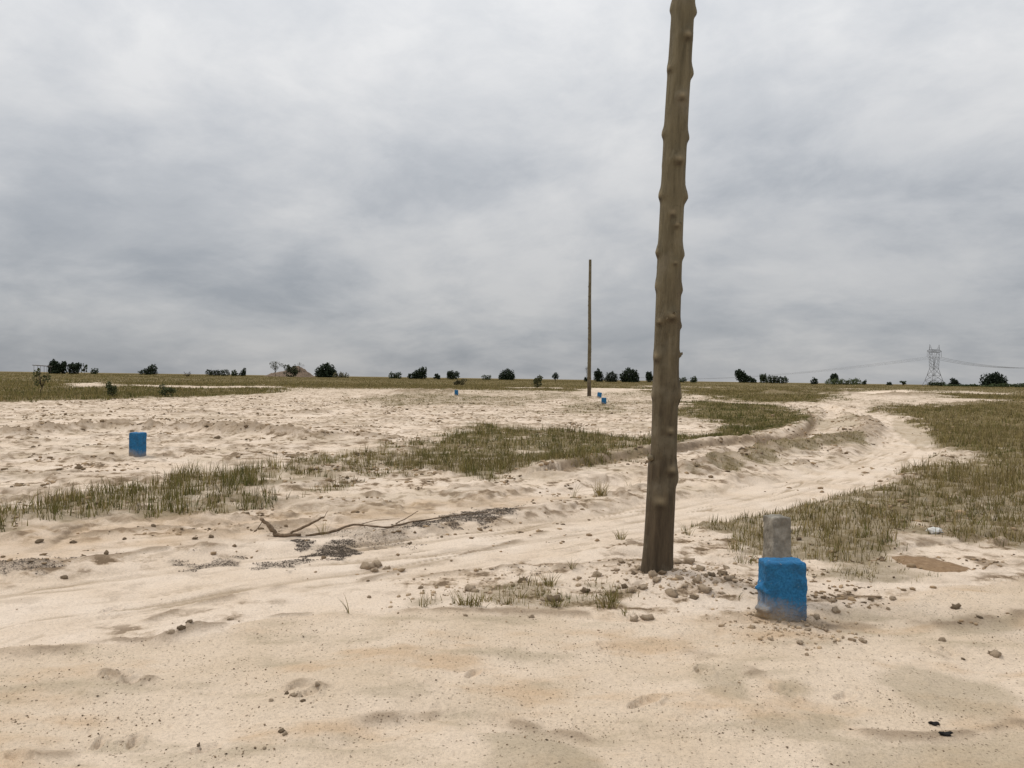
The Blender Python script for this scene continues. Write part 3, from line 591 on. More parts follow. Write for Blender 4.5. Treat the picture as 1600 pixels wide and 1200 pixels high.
# single clods one can pick out
def clod_mesh(seed, flat=0.75):
    r = np.random.default_rng(seed); v, f = ico(2); o = r.uniform(0, 50, 3); v = v + r.normal(0, .13, v.shape)
    d = 1 + 0.42 * perlin(v[:, 0] * 1.4 + o[0] + v[:, 2], v[:, 1] * 1.4 + o[1] - v[:, 2] * .7) + 0.22 * perlin(v[:, 0] * 3.6 + o[1], v[:, 2] * 3.6 + v[:, 1] * 2.9 + o[2]) - 0.30 * np.abs(perlin(v[:, 1] * 4 + o[2], v[:, 2] * 4 + v[:, 0] * 3)) + 0.18 * perlin(v[:, 1] * 9 + o[2], v[:, 2] * 9 + v[:, 0] * 7)
    v = v * d[:, None] * np.array([1, 0.85, flat]); return tri_mesh('soil_clod', v, f, smooth=False)
CLODS = [clod_mesh(100 + k, 0.62 + 0.06 * k) for k in range(6)]; CLODS_D = [c.copy() for c in CLODS]
for c in CLODS: c.materials.append(M_CLOD)
for c in CLODS_D: c.materials.append(M_CLODD)
def clod(px, py, wpx, label, group, dark=False, k=None):
    x, y = GH(px, py); s = wpx * y / FPX * 0.5; k = random.randrange(6) if k is None else k
    o = obj('soil_clod', (CLODS_D if dark else CLODS)[k]); o.location = (x, y, H(x, y) + s * 0.16); o.rotation_euler = (random.uniform(-.3, .3), random.uniform(-.3, .3), random.uniform(0, 6.28)); o.scale = (s * random.uniform(.9, 1.15),) * 2 + (s * random.uniform(.8, 1.05),)
    return tag(o, label, 'clod', group)
for px, py, w in ((1046, 882, 20), (1058, 880, 16), (1075, 880, 26), (1008, 895, 12), (1020, 900, 18), (1035, 895, 14), (1005, 920, 17), (1027, 912, 16), (1050, 930, 24), (1100, 922, 22), (1112, 900, 14), (1090, 905, 18), (1128, 898, 16), (1140, 905, 14), (1118, 912, 10), (1084, 935, 14), (976, 918, 13), (985, 925, 12), (1062, 905, 14), (1000, 888, 12), (990, 897, 10), (1095, 890, 15), (1135, 888, 12), (1128, 928, 11), (970, 878, 12), (1070, 918, 12)):
    dk = random.random() < .2; clod(px, py, w, ('dark damp' if dk else 'pale brown') + ' soil clod in the dug heap round the thick pole', 'clods dug up round the pole', dk)
for px, py, w in ((932, 900, 18), (964, 892, 11), (914, 925, 15), (817, 910, 17), (866, 940, 20), (850, 938, 12), (990, 970, 18), (1011, 968, 18), (831, 965, 11), (960, 926, 8), (735, 922, 18), (742, 925, 12)):
    dk = random.random() < .35; clod(px, py, w, ('dark damp' if dk else 'pale brown') + ' soil clod among the grass tufts in front of the thick pole', 'clods among the foreground tufts', dk)
for px, py, w in ((448, 1084, 9), (458, 1087, 11), (473, 1096, 9), (440, 1143, 11), (445, 1147, 10), (424, 1095, 8), (496, 1076, 8), (310, 1166, 7), (360, 968, 9), (413, 1170, 8), (268, 997, 12), (283, 993, 14), (296, 989, 10)):
    dk = random.random() < .3; clod(px, py, w, 'small ' + ('dark' if dk else 'pale') + ' brown crumbled clod on the bare driven sand', 'clods on the driven sand', dk)
for px, py, w in ((1472, 1001, 14), (1556, 1024, 20), (1548, 1021, 9), (1505, 1030, 6), (1360, 937, 10), (1310, 936, 11), (1395, 936, 12), (1388, 952, 9), (1348, 1003, 12), (1493, 950, 14)):
    dk = random.random() < .4; clod(px, py, w, ('dark' if dk else 'pale') + ' brown clod on the open sand beside the tall blue block', 'clods on the sand beside the block', dk)
for px, py, w in ((1275, 965, 14), (1306, 955, 16), (1300, 940, 12), (1290, 985, 10), (1325, 948, 10), (1262, 985, 9), (1205, 1000, 9), (1250, 1005, 10)):
    clod(px, py, w, 'crumbly clod at the foot of the tall blue block', 'clods at the foot of the block')
for px, py, w in ((575, 888, 18), (590, 884, 20), (604, 890, 12), (585, 893, 14)):
    clod(px, py, w, 'tan clod in the small broken heap on the pale wheel track', 'broken heap on the wheel track')
for px, py, w in ((115, 848, 12), (195, 843, 10), (305, 842, 12), (330, 840, 14), (60, 848, 16), (100, 895, 14), (52, 699, 10), (62, 697, 8), (130, 676, 9), (240, 826, 12), (195, 662, 12), (202, 660, 9), (340, 678, 14), (322, 676, 9), (385, 680, 12), (455, 676, 10), (1000, 700, 14), (1060, 692, 12), (1180, 690, 10), (640, 840, 9), (690, 833, 8)):
    clod(px, py, w * .75, 'dark damp clod on the churned sand flat', 'clods on the churned sand flat', True)

# single grass tufts in the foreground
def tuft(px, py, hpx, n, spread, green, label, group=None, dry=False, wid=0.006):
    x, y = GH(px, py); z = H(x, y); h = hpx * y / FPX; p = np.zeros((n, 3)); p[:, 0] = np.clip(rng.normal(0, spread * .7, n), -1.6 * spread, 1.6 * spread); p[:, 1] = np.clip(rng.normal(0, spread * .5, n), -spread, spread)
    zz, _ = land(p[:, 0] + x, p[:, 1] + y); p[:, 2] = zz - z
    az = np.arctan2(p[:, 1], p[:, 0]) + rng.normal(0, .5, n)
    V, F, Cc = blades(p, h * rng.uniform(.35, 1.0, n), az, np.clip(rng.normal(.45, .3, n), .05, 1.2), wid * rng.uniform(.6, 1.2, n), grass_col(np.full(n, green), n), 4)
    return tag(obj('grass_tuft', tri_mesh('grass_tuft', V, F, Cc), M_GRASS, loc=(x, y, z)), label, 'grass tuft', group)
g1 = 'tufts in the strip before the thick pole'; l1 = 'short green grass tuft in the sand strip in front of the thick pole'
for px, py, h, n, s in ((725, 945, 30, 34, .05), (740, 947, 26, 26, .05), (790, 945, 22, 18, .05), (858, 915, 26, 26, .04), (870, 947, 26, 30, .05), (948, 950, 28, 26, .04), (955, 940, 34, 22, .03), (815, 935, 20, 14, .04), (893, 890, 26, 10, .02), (978, 960, 20, 10, .03), (760, 940, 20, 18, .05), (845, 930, 20, 16, .05)):
    tuft(px, py, h * 1.15, int(n * 1.7), s, .52, l1, g1, wid=.0075)
tuft(661, 948, 40, 12, .02, .5, 'sparse reedy tuft standing alone on the edge of the driven sand', wid=.007)
tuft(548, 958, 52, 7, .03, .4, 'few long leaning grass stalks on the bare sand', wid=.006)
tuft(970, 843, 24, 40, .03, .45, 'dense spiky tuft just beside the thick pole', wid=.007)
tuft(1076, 836, 30, 22, .03, .4, 'straw green tuft behind the thick pole on the track')
tuft(938, 775, 32, 70, .05, .12, 'dry straw coloured tuft on the sandy wheel track', wid=.01)
tuft(895, 778, 40, 8, .02, .2, 'few tall dry stalks beside the straw coloured tuft', wid=.008)
tuft(1150, 862, 36, 60, .055, .5, 'bushy green tuft between the thick pole and the grey pillar')
tuft(1165, 880, 26, 50, .055, .6, 'low leafy tuft at the back of the blue block')
tuft(1147, 935, 18, 12, .03, .35, 'tiny faded tuft touching the ragged side of the blue block')
tuft(505, 835, 30, 16, .035, .15, 'dry straw stalks growing through the fallen branch')

# ------------------------------------------------------------------ thick pole and far pole
def pole_mesh(hh, r0, r1, knots, seed, nz=520, nt_=72, bend=0.02, step=None):
    z = np.linspace(-0.5, hh, nz); th = np.linspace(0, 2 * np.pi, nt_, endpoint=False); Z, T = np.meshgrid(z, th, indexing='ij')
    R = r0 + (r1 - r0) * np.clip(Z / hh, 0, 1) + 0.025 * np.exp(-np.clip(Z, 0, None) / 0.12) * (r0 / 0.125)
    R = R * (1 + 0.035 * fbm(np.cos(T) * 1.2 + Z * .7, np.sin(T) * 1.2 + Z * .25, 3, seed) + 0.012 * perlin(np.cos(T) * 5, np.sin(T) * 5 + Z * 3, seed + 5))
    pale = np.zeros_like(Z); knot_shade = np.zeros_like(Z)
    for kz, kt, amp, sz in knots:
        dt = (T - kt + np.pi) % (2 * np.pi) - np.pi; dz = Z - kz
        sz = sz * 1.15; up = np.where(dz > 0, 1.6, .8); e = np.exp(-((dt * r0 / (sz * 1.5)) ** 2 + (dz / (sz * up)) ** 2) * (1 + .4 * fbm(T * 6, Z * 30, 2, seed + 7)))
        R = R + 1.15 * amp * e; pale = np.maximum(pale, np.exp(-((dt * r0 / (sz * .7)) ** 2 + ((dz - sz * .25) / (sz * .55)) ** 2))); knot_shade = np.maximum(knot_shade, .8 * np.exp(-((dt * r0 / (sz * .75)) ** 2 + ((dz + sz * .75) / (sz * .45)) ** 2)))  # pale worn tops also carry painted skylight; shade painted dark beneath each knot
    if step: R = R + step[1] * sstep(step[0], step[0] - .05, Z) * np.exp(-(((T - math.pi + np.pi) % (2 * np.pi) - np.pi) / 0.9) ** 2)
    bx = bend * np.sin(Z * 0.9 + seed) * np.clip(Z, 0, 1); by = bend * np.cos(Z * 0.7) * np.clip(Z, 0, 1) * .5
    v = np.stack([R * np.cos(T) + bx, R * np.sin(T) + by, Z], -1).reshape(-1, 3)
    i = np.arange(nz - 1)[:, None] * nt_; j = np.arange(nt_)[None]; j2 = (j + 1) % nt_
    q = np.stack([i + j, i + j2, i + nt_ + j2, i + nt_ + j], -1).reshape(-1, 4); f = np.concatenate([q[:, [0, 1, 2]], q[:, [0, 2, 3]]])
    c = len(v); v = np.concatenate([v, [[bx[-1, 0], by[-1, 0], hh]]]); top = (nz - 1) * nt_ + np.arange(nt_); f = np.concatenate([f, np.stack([top, np.roll(top, -1), np.full(nt_, c)], 1)])
    col = np.stack([np.append(pale, .3), np.append(knot_shade, 0), np.zeros(c + 1)], 1); return tri_mesh('trunk', v, f, col, smooth=True)
def build_poles():
    x, y = POLE; k = y / FPX; LF, RT, FR = math.pi, 0.0, -math.pi / 2
    kn = []
    for py, t, a, s in ((5, LF - .3, .014, .035), (10, RT, .02, .03), (52, FR + .35, .02, .035), (100, LF + .45, .014, .03), (105, RT + .05, .022, .035), (146, FR + .15, .02, .03), (200, LF, .016, .03), (205, RT, .016, .03), (243, FR + .15, .024, .036), (296, LF + .2, .018, .035), (297, RT - .1, .026, .04), (325, FR - .1, .006, .03), (343, FR + .25, .016, .024), (384, LF + .1, .02, .03), (386, RT, .018, .035), (401, FR + .25, .012, .02), (436, LF, .012, .04), (441, RT, .014, .03), (484, FR + .1, .028, .032), (492, LF + .75, .018, .026), (497, RT, .016, .022), (542, RT, .020, .016), (546, LF + .5, .012, .04), (604, RT - .15, .024, .055), (606, LF, .010, .04), (660, FR + .3, .008, .03), (735, RT - .1, .018, .05), (720, FR + .5, .010, .04), (770, FR - .3, .006, .05)):
        kn.append(((888 - py) * k, t, a, s))
    r = np.random.default_rng(4)
    for zz in np.arange(4.95, 8.4, .27): kn.append((zz, r.uniform(0, 6.28), .018, .032)); kn.append((zz + .02, r.uniform(0, 6.28), .016, .03))
    for zz in np.arange(.6, 4.9, .27): kn.append((zz, math.pi / 2 + r.normal(0, .5), .018, .032))
    e = empty('utility_pole', (x, y, H(x, y) - 0.03)); e.rotation_euler = (0.0, math.radians(1.66), 0)
    tag(e, 'thick rough wooden pole with knots, rising from a dug heap of clods', 'pole', 'bare wooden poles')
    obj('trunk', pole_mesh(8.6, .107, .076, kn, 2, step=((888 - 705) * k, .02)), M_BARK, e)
    # torn branch stubs
    for py, t, ln, rr in ((484, FR + .1, .05, .016), (490, FR - .35, .035, .012), (343, FR + .3, .03, .010), (542, RT, .035, .008), (546, LF + .55, .03, .013), (705, LF + .2, .04, .022)):
        zz = (888 - py) * k; R = .107 - .0036 * zz
        p = Vector((math.cos(t) * R * .9, math.sin(t) * R * .9, zz)); d = Vector((math.cos(t), math.sin(t), .8)).normalized()
        v, f = tube_arrays([p, p + d * ln * .6, p + d * ln], [rr * 1.5, rr * 1.1, rr * .55], 9)
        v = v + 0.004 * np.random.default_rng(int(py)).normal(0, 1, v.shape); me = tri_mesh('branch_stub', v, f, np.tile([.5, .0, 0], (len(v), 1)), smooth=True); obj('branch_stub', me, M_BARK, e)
    X, Y = GH(921, 619); kn = [(zz + r.normal(0, .1), r.uniform(0, 6.28), .03, .05) for zz in np.arange(.5, 11.5, .35)]
    X = AT(921, Y); e2 = empty('utility_pole', (X, Y, H(X, Y) - .05)); top = AT(922, Y, 405)[1]
    tag(e2, 'slender bare wooden pole standing far off beside two blue blocks', 'pole', 'bare wooden poles')
    e2.rotation_euler = (0, math.radians(-.5), 0)
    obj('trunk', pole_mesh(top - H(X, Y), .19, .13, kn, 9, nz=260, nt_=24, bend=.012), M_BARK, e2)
build_poles()

# ------------------------------------------------------------------ blue marker blocks, grey pillar
def block_mesh(w, d, h, seed, lumpy=0.0, bev=0.026, n=26, ragged=False):
    import bmesh
    bm = bmesh.new(); bmesh.ops.create_cube(bm, size=1.0)
    for v in bm.verts: v.co.x *= w; v.co.y *= d; v.co.z = (v.co.z + .5) * h
    bmesh.ops.bevel(bm, geom=list(bm.edges), offset=bev, segments=3, affect='EDGES', profile=0.6)
    bmesh.ops.triangulate(bm, faces=bm.faces[:])
    for _ in range(9):
        ed = [e for e in bm.edges if e.calc_length() > max(w, h) / n]
        if not ed: break
        bmesh.ops.subdivide_edges(bm, edges=ed, cuts=1); bmesh.ops.triangulate(bm, faces=bm.faces[:])
    bm.normal_update(); bm.verts.ensure_lookup_table()
    co = np.array([v.co[:] for v in bm.verts]); no = np.array([v.normal[:] for v in bm.verts])
    q = fbm(co[:, 0] * 11 + co[:, 2] * 7, co[:, 1] * 11 + co[:, 2] * 9, 4, seed) * 0.011 + fbm(co[:, 0] * 40 + co[:, 1] * 31, co[:, 2] * 40 - co[:, 1] * 23, 2, seed + 3) * 0.005
    if ragged:   # mortar squeezed out along the -x edge
        e = np.exp(-((co[:, 0] + w / 2) / .03) ** 2) * (co[:, 1] < d * .2)
        q = q + e * .065 * np.clip(fbm(co[:, 2] * 11 + 3, co[:, 1] * 9, 2, seed + 9) * 1.8, -.1, 1) * sstep(h * .75, h * .55, co[:, 2])
    co = co + no * q[:, None] * (1 + lumpy)
    f = np.array([[v.index for v in p.verts] for p in bm.faces]); bm.free(); return tri_mesh('block', co, f, smooth=True)
def marker(px, py, w, d, h, rz, seed, label, ragged=False, tilt=0.0, name='marker_block', sink=0.03):
    x, y = GH(px, py); y += d / 2; x = x * y / (y - d / 2)
    o = obj(name, block_mesh(w, d, h + sink, seed, ragged=ragged), M_PAINT, loc=(x, y, H(x, y - d * .4) - sink)); o.rotation_euler = (0, tilt, rz)
    return tag(o, label, 'marker block', 'blue painted marker blocks')
marker(1221, 971, .28, .17, .385, math.radians(2), 3, 'tall blue block with sandy foot and ragged mortar edge before the grey pillar', True)
marker(215, 714, .26, .18, .45, math.radians(-16), 5, 'blue painted block alone on the open white sand flat')
marker(713, 618, .32, .25, .50, .2, 7, 'small far blue block beside a low tan mound of soil')
marker(936, 621.5, .36, .25, .48, .1, 8, 'far light blue block beside the slender pole', tilt=.12)
marker(943.5, 631.5, .32, .25, .42, -.1, 9, 'far dark blue block standing in grass before the slender pole')
def pillar():
    bx, by = GH(1221, 969); y = by + .42; x = AT(1220, y); _, zt = AT(1216, y, 806); z0 = H(x, y)
    o = obj('concrete_pillar', block_mesh(.145, .14, zt - z0 + .1, 21, bev=.012, n=30), M_CONC, loc=(x, y, z0 - .1)); co = o.data
    v = np.zeros(len(co.vertices) * 3); co.vertices.foreach_get('co', v); v = v.reshape(-1, 3); hh = v[:, 2].max(); s = 1.12 - .14 * v[:, 2] / hh; v[:, 0] *= s; v[:, 1] *= s
    co.vertices.foreach_set('co', v.ravel()); co.update(); o.rotation_euler = (0, math.radians(-1), math.radians(14))
    tag(o, 'bare grey concrete pillar standing close behind the tall blue block', 'pillar')
pillar()

# ------------------------------------------------------------------ fallen branches and scraps
def stick(name, pts, rad, mat, parent, base, seed=0, seg=8):
    r = np.random.default_rng(seed); P = smooth_line(np.array(pts, float), 5); P[1:-1] += r.normal(0, max(rad) * .25, P[1:-1].shape); t = np.linspace(0, 1, len(P)); R = np.interp(t, np.linspace(0, 1, len(rad)), rad) * r.uniform(.85, 1.15, len(P))
    v, f = tube_arrays(P - np.array(base), R, seg); return obj(name, tri_mesh(name, v, f, smooth=True), mat, parent)
def on(px, py, up=0.0):
    x, y = GH(px, py); return (x, y, H(x, y) + up)
def build_branches():
    b = on(445, 838); e = empty('dead_branch', b); tag(e, 'forked bare dead branch lying on the sand beside dark litter', 'branch')
    a = on(428, 838, .02)
    stick('stem', [on(470, 838, .012), on(445, 839, .015), on(430, 838, .02), (a[0] - .04, a[1] + .02, a[2] + .07), (a[0] - .15, a[1] + .05, a[2] + .14)], [.014, .018, .022, .024, .014], M_DEAD, e, b, 1)
    s = on(450, 838, .015); stick('limb', [s, (s[0] + .16, s[1] + .02, s[2] + .08), (s[0] + .35, s[1] + .02, s[2] + .175)], [.014, .012, .009], M_DEAD, e, b, 2)
    stick('twig', [(s[0] + .35, s[1] + .02, s[2] + .175), (s[0] + .39, s[1] + .02, s[2] + .25)], [.004, .002], M_DEAD, e, b, 3, 5)
    stick('twig', [(a[0] - .13, a[1] + .05, a[2] + .12), (a[0] - .16, a[1], a[2] + .06), (a[0] - .2, a[1] - .02, a[2] + .02)], [.005, .004, .002], M_DEAD, e, b, 4, 5)
    b2 = on(560, 829); e2 = empty('dead_branch', b2); tag(e2, 'long thin dead branch half buried along the dark litter line', 'branch')
    stick('stem', [on(478, 838, .006), on(520, 832, .012), on(552, 824, .03), on(600, 825, .01), on(650, 818, .01), on(720, 806, .012), on(800, 796, .006)], [.012, .013, .012, .01, .009, .007, .003], M_DEAD, e2, b2, 5)
    q = on(618, 823, .01); stick('twig', [q, (q[0] + .12, q[1], q[2] + .06), (q[0] + .24, q[1] + .02, q[2] + .135)], [.007, .005, .003], M_DEAD, e2, b2, 6, 6)
    stick('twig', [on(560, 823, .02), on(590, 817, .03), on(625, 813, .02)], [.005, .004, .002], M_DEAD, e2, b2, 7, 6)
    for px, py, ln, an, lab in ((1459, 1133, .06, -.2, 'short thin black charred scrap on the damp sand'), (1477, 1149, .085, -.05, 'longer jagged black charred scrap on the damp sand')):
        p = on(px, py, .006); r = np.random.default_rng(px); n = 14; ph = np.linspace(0, 2 * np.pi, n, endpoint=False)
        rad = r.uniform(.55, 1.1, n); o_ = np.stack([np.cos(ph) * rad * ln * .5, np.sin(ph) * rad * ln * .13], 1); ca, sa = math.cos(an), math.sin(an)
        xy = np.stack([o_[:, 0] * ca - o_[:, 1] * sa, o_[:, 0] * sa + o_[:, 1] * ca], 1); zb = .006 * np.sin(ph * 2 + 1); th = .007
        v = np.concatenate([np.column_stack([xy, zb]), np.column_stack([xy * .8, zb + th]), [[0, 0, th + .003]], [[0, 0, 0]]]); f = []
        for j in range(n): j2 = (j + 1) % n; f += [(j, j2, n + j2), (j, n + j2, n + j), (n + j, n + j2, 2 * n), (j2, j, 2 * n + 1)]
        tag(obj('charred_scrap', tri_mesh('charred_scrap', v, np.array(f)), M_BLACK, loc=p), lab, 'scrap', 'charred scraps')
    # crumpled white litter
    v, f = I2; o = np.random.default_rng(3); d = 1 + .5 * perlin(v[:, 0] * 2.2 + 4, v[:, 1] * 2.2 + v[:, 2] * 2) + .25 * perlin(v[:, 0] * 6, v[:, 2] * 6 + v[:, 1] * 5)
    p = on(1460, 834, .03); tag(obj('plastic_scrap', tri_mesh('plastic_scrap', v * d[:, None] * np.array([.075, .04, .035]), f), M_PLASTIC, loc=p), 'crumpled dirty white plastic scrap in the sparse grass', 'litter')
    # low spread of red brown silt
    V = smooth_line(GL([(1388, 870), (1420, 868), (1470, 876), (1522, 890), (1518, 899), (1470, 900), (1430, 893), (1400, 882), (1388, 870)]), 6)[:-1]
    c = V.mean(0); n = len(V); vs = []; ks = (1.0, .93, .82, .66, .45, .22)
    for k in ks:
        P = c + (V - c) * k; P = P + .012 * np.stack([perlin(P[:, 0] * 9, P[:, 1] * 9, 3), perlin(P[:, 0] * 9, P[:, 1] * 9, 6)], 1); z, _ = land(P[:, 0], P[:, 1]); vs.append(np.stack([P[:, 0], P[:, 1], z + .035 * (1 - k ** 3) - .006 + .006 * perlin(P[:, 0] * 14, P[:, 1] * 14, 8)], 1))
    vs.append(np.array([[c[0], c[1], H(c[0], c[1]) + .03]])); v = np.concatenate(vs); f = []
    for i in range(len(ks) - 1):
        for j in range(n): j2 = (j + 1) % n; f += [(i * n + j, i * n + j2, (i + 1) * n + j2), (i * n + j, (i + 1) * n + j2, (i + 1) * n + j)]
    for j in range(n): f.append(((len(ks) - 1) * n + j, (len(ks) - 1) * n + (j + 1) % n, len(v) - 1))
    b = np.array([c[0], c[1], H(c[0], c[1])]); me = tri_mesh('silt_patch', v - b, np.array(f), smooth=True)
    tag(obj('silt_patch', me, M_BROWN, loc=b), 'low smooth spread of red brown silt on the sand by the grass', 'silt patch')
build_branches()

# ------------------------------------------------------------------ trees and bushes on the skyline
def leafy(lobes, n, size, col, seed, gap=.25):
    r = np.random.default_rng(seed); P = []; w = np.array([l[3] * l[4] * l[5] for l in lobes]) ** .67; w = w / w.sum()
    for l, k in zip(lobes, np.maximum(8, (w * n).astype(int))):
        d = r.normal(0, 1, (k, 3)); d /= np.linalg.norm(d, axis=1)[:, None]; rad = r.uniform(.25, 1, k) ** .45
        lump = 1 + .35 * perlin(d[:, 0] * 2.3 + seed, d[:, 2] * 2.3 + d[:, 1] * 1.7) 
        P.append(np.array(l[:3]) + d * (rad * lump)[:, None] * np.array(l[3:6]))
    P = np.concatenate(P); n = len(P); P[:, 2] = np.maximum(P[:, 2], .1)
    a = r.normal(0, 1, (n, 3)); a /= np.linalg.norm(a, axis=1)[:, None]; b = np.cross(a, r.normal(0, 1, (n, 3))); b /= np.linalg.norm(b, axis=1)[:, None]
    s = (size * r.uniform(.5, 1.3, n))[:, None]; V = np.stack([P - a * s, P - b * s * .55, P + a * s, P + b * s * .55], 1).reshape(-1, 3); i = np.arange(n)[:, None] * 4
    F = np.concatenate([i + np.array([0, 1, 2]), i + np.array([0, 2, 3])]); c = np.array(col) * r.uniform(.55, 1.6, (n, 1)); return tri_mesh('crown', V, F, np.repeat(c, 4, 0))
def wood(h, w, seed, lobes, th=None):
    r = np.random.default_rng(seed); parts = []; th = th or h * .045
    fork = h * .3; parts.append(tube_arrays([(0, 0, -.3), (.1 * r.normal(), .1 * r.normal(), fork * .5), (.02 * w * r.normal(), 0, fork)], [th * 1.3, th, th * .85], 7))
    for l in lobes:
        c = Vector(l[:3])
        for _ in range(2):
            e = c + Vector((r.normal(0, l[3] * .35), r.normal(0, l[4] * .35), abs(r.normal(0, l[5] * .4)))); m = Vector((0, 0, fork)).lerp(e, .5) + Vector((0, 0, h * .05)); parts.append(tube_arrays([(0, 0, fork * .9), m, e], [th * .6, th * .4, th * .12], 5))
    return tri_mesh('trunk', *join(parts), smooth=True)
DARK = (0.024, 0.036, 0.018); MIDG = (0.045, 0.062, 0.026); PALE = (0.085, 0.105, 0.045); GREYG = (0.10, 0.105, 0.075)
def tree(px0, px1, top, base, Y, label, col=DARK, shape='dome', n=900, name='tree', cat='tree', group=None, seed=0, leaf=None):
    xm = AT((px0 + px1) / 2, Y); w = (px1 - px0) * Y / FPX; zt = AT((px0 + px1) / 2, Y, top)[1]; zb = H(xm, Y); h = zt - zb; r = np.random.default_rng(seed + int(px0 * 3)); R = w / 2
    if shape == 'dome': lobes = [(0, 0, h * .48, R * .9, R * .8, h * .48), (-R * .5, 0, h * .3, R * .48, R * .5, h * .32), (R * .5, .1, h * .3, R * .48, R * .5, h * .32), (0, -R * .3, h * .55, R * .55, R * .4, h * .42), (0, -R * .3, h * .2, R * .8, R * .4, h * .2)]
    elif shape == 'ragged': lobes = [(r.uniform(-.62, .62) * R, r.uniform(-.4, .4) * R, h * r.uniform(.35, .78), R * r.uniform(.25, .42), R * .35, h * r.uniform(.16, .28)) for _ in range(7)] + [(0, 0, h * .3, R * .8, R * .5, h * .32)]
    elif shape == 'left': lobes = [(-R * .5, 0, h * .7, R * .42, R * .4, h * .3), (-R * .2, 0, h * .45, R * .5, R * .4, h * .38), (R * .3, 0, h * .3, R * .55, R * .4, h * .26), (R * .75, 0, h * .22, R * .25, R * .3, h * .2)]
    elif shape == 'right': lobes = [(R * .5, 0, h * .68, R * .42, R * .4, h * .31), (R * .15, 0, h * .45, R * .5, R * .4, h * .38), (-R * .4, 0, h * .28, R * .5, R * .4, h * .25), (R * .3, 0, h * .35, R * .6, R * .4, h * .3)]
    elif shape == 'low': lobes = [(u * R, r.uniform(-.3, .3) * R * .5, h * .42, R * .3, R * .3, h * r.uniform(.38, .58)) for u in (-.68, -.35, 0, .35, .68)]
    elif shape == 'ball': lobes = [(0, 0, h * .62, R, R * .9, h * .38)]
    else: lobes = [(r.uniform(-.6, .6) * R, r.uniform(-.4, .4) * R, h * r.uniform(.3, .9), R * .22, R * .22, h * .13) for _ in range(8)]
    e = empty(name, (xm, Y, zb)); tag(e, label, cat, group)
    px = Y / FPX * 1.56
    obj('trunk', wood(h, w, seed + 3, lobes, h * (.012 if name in ('shrub', 'sapling') else .045)), M_TRUNK, e); obj('crown', leafy(lobes, int(n * 1.7), leaf or max(.75 * px, .07 * h), col, seed + 5), M_LEAF, e); return e
GT = 'trees and bushes on the skyline'
T = tree
T(75, 96, 562, 579, 430, 'dark bushy tree right beside the flat roofed open shed', seed=1, group=GT, n=1100)
T(94, 105, 563, 579, 432, 'narrow dark tree crowding the bushy tree by the shed', seed=2, group=GT, shape='ragged', n=500)
T(104, 126, 566, 579, 440, 'ragged dark tree between the shed trees and a thin sapling', seed=3, group=GT, shape='ragged', col=(.03, .042, .022))
T(126, 138, 566, 579, 300, 'thin sparse sapling with see-through twigs', seed=4, group=GT, shape='sparse', n=90, col=MIDG, cat='sapling', name='sapling')
T(142, 154, 575, 580, 420, 'tiny flat shrub beyond the thin sapling', seed=5, group=GT, shape='low', n=200, cat='bush', name='bush', col=MIDG)
T(215, 247, 569, 582, 420, 'windswept dark tree with its crown leaning off low scrub', seed=6, group=GT, shape='right', n=700, col=(.03, .042, .022))
T(320, 359, 576, 584, 420, 'long low dark thicket on the skyline', seed=8, group=GT, shape='low', n=700, cat='thicket', name='thicket', col=(.032, .042, .022))
T(361, 372, 577, 584, 420, 'small rounded bush next to the long low thicket', seed=9, group=GT, shape='dome', n=200, cat='bush', name='bush', col=MIDG)
T(372, 385, 574, 584, 425, 'small dark tree with a lopsided top near the low thicket', seed=10, group=GT, shape='right', n=300)
T(493, 527, 567, 588, 370, 'dome shaped dark tree beside the red soil mound', seed=11, group=GT, n=1500)
T(520, 546, 581, 588, 360, 'low dry olive bush at the foot of the dome tree', seed=12, group=GT, shape='low', n=300, cat='bush', name='bush', col=(.12, .11, .055))
T(607, 628, 580, 588, 430, 'low dark bush next to the slanting triangular tree', seed=13, group=GT, shape='low', n=400, cat='bush', name='bush', col=MIDG)
T(634, 669, 573, 588, 430, 'triangular dark tree with a slanting top', seed=14, group=GT, shape='right', n=1000)
T(676, 689, 582, 589, 430, 'little dark bush between two larger dark trees', seed=15, group=GT, shape='ragged', n=250, cat='bush', name='bush')
T(694, 721, 578, 589, 430, 'low twin topped dark tree', seed=16, group=GT, shape='ragged', n=700)
T(752, 768, 584, 590, 500, 'faint far bush out on the open skyline', seed=17, group=GT, shape='low', n=150, cat='bush', name='bush', col=MIDG)
T(778, 806, 576, 590, 430, 'compact dark tree standing alone behind the olive shrub', seed=18, group=GT, n=1000)
T(863, 873, 582, 592, 430, 'very small dark tree with a knob on top', seed=19, group=GT, shape='ball', n=200)
T(912, 920, 588, 592, 420, 'tiny dark bush behind the slender pole', seed=20, group=GT, shape='low', n=120, cat='bush', name='bush')
T(925, 947, 577, 593, 430, 'ragged dark tree just past the slender pole', seed=21, group=GT, shape='ragged', n=800)
T(944, 966, 580, 593, 440, 'rounded dark tree joined to the ragged tree by the slender pole', seed=22, group=GT, n=700, col=(.032, .042, .026))
T(967, 1000, 575, 594, 420, 'broad umbrella shaped dark tree between the two poles', seed=23, group=GT, n=1300)
T(1008, 1024, 579, 594, 430, 'dark tree half hidden behind the thick pole', seed=24, group=GT, shape='ragged', n=400)
T(1050, 1073, 588, 596, 430, 'low green bush emerging from behind the thick pole', seed=25, group=GT, shape='low', n=350, cat='bush', name='bush', col=MIDG)
T(1078, 1090, 587, 596, 430, 'small round green bush past the thick pole', seed=26, group=GT, n=260, cat='bush', name='bush', col=MIDG)
T(1146, 1182, 578, 597, 420, 'dark tree with a high shoulder sloping down into scrub', seed=27, group=GT, shape='left', n=1100)
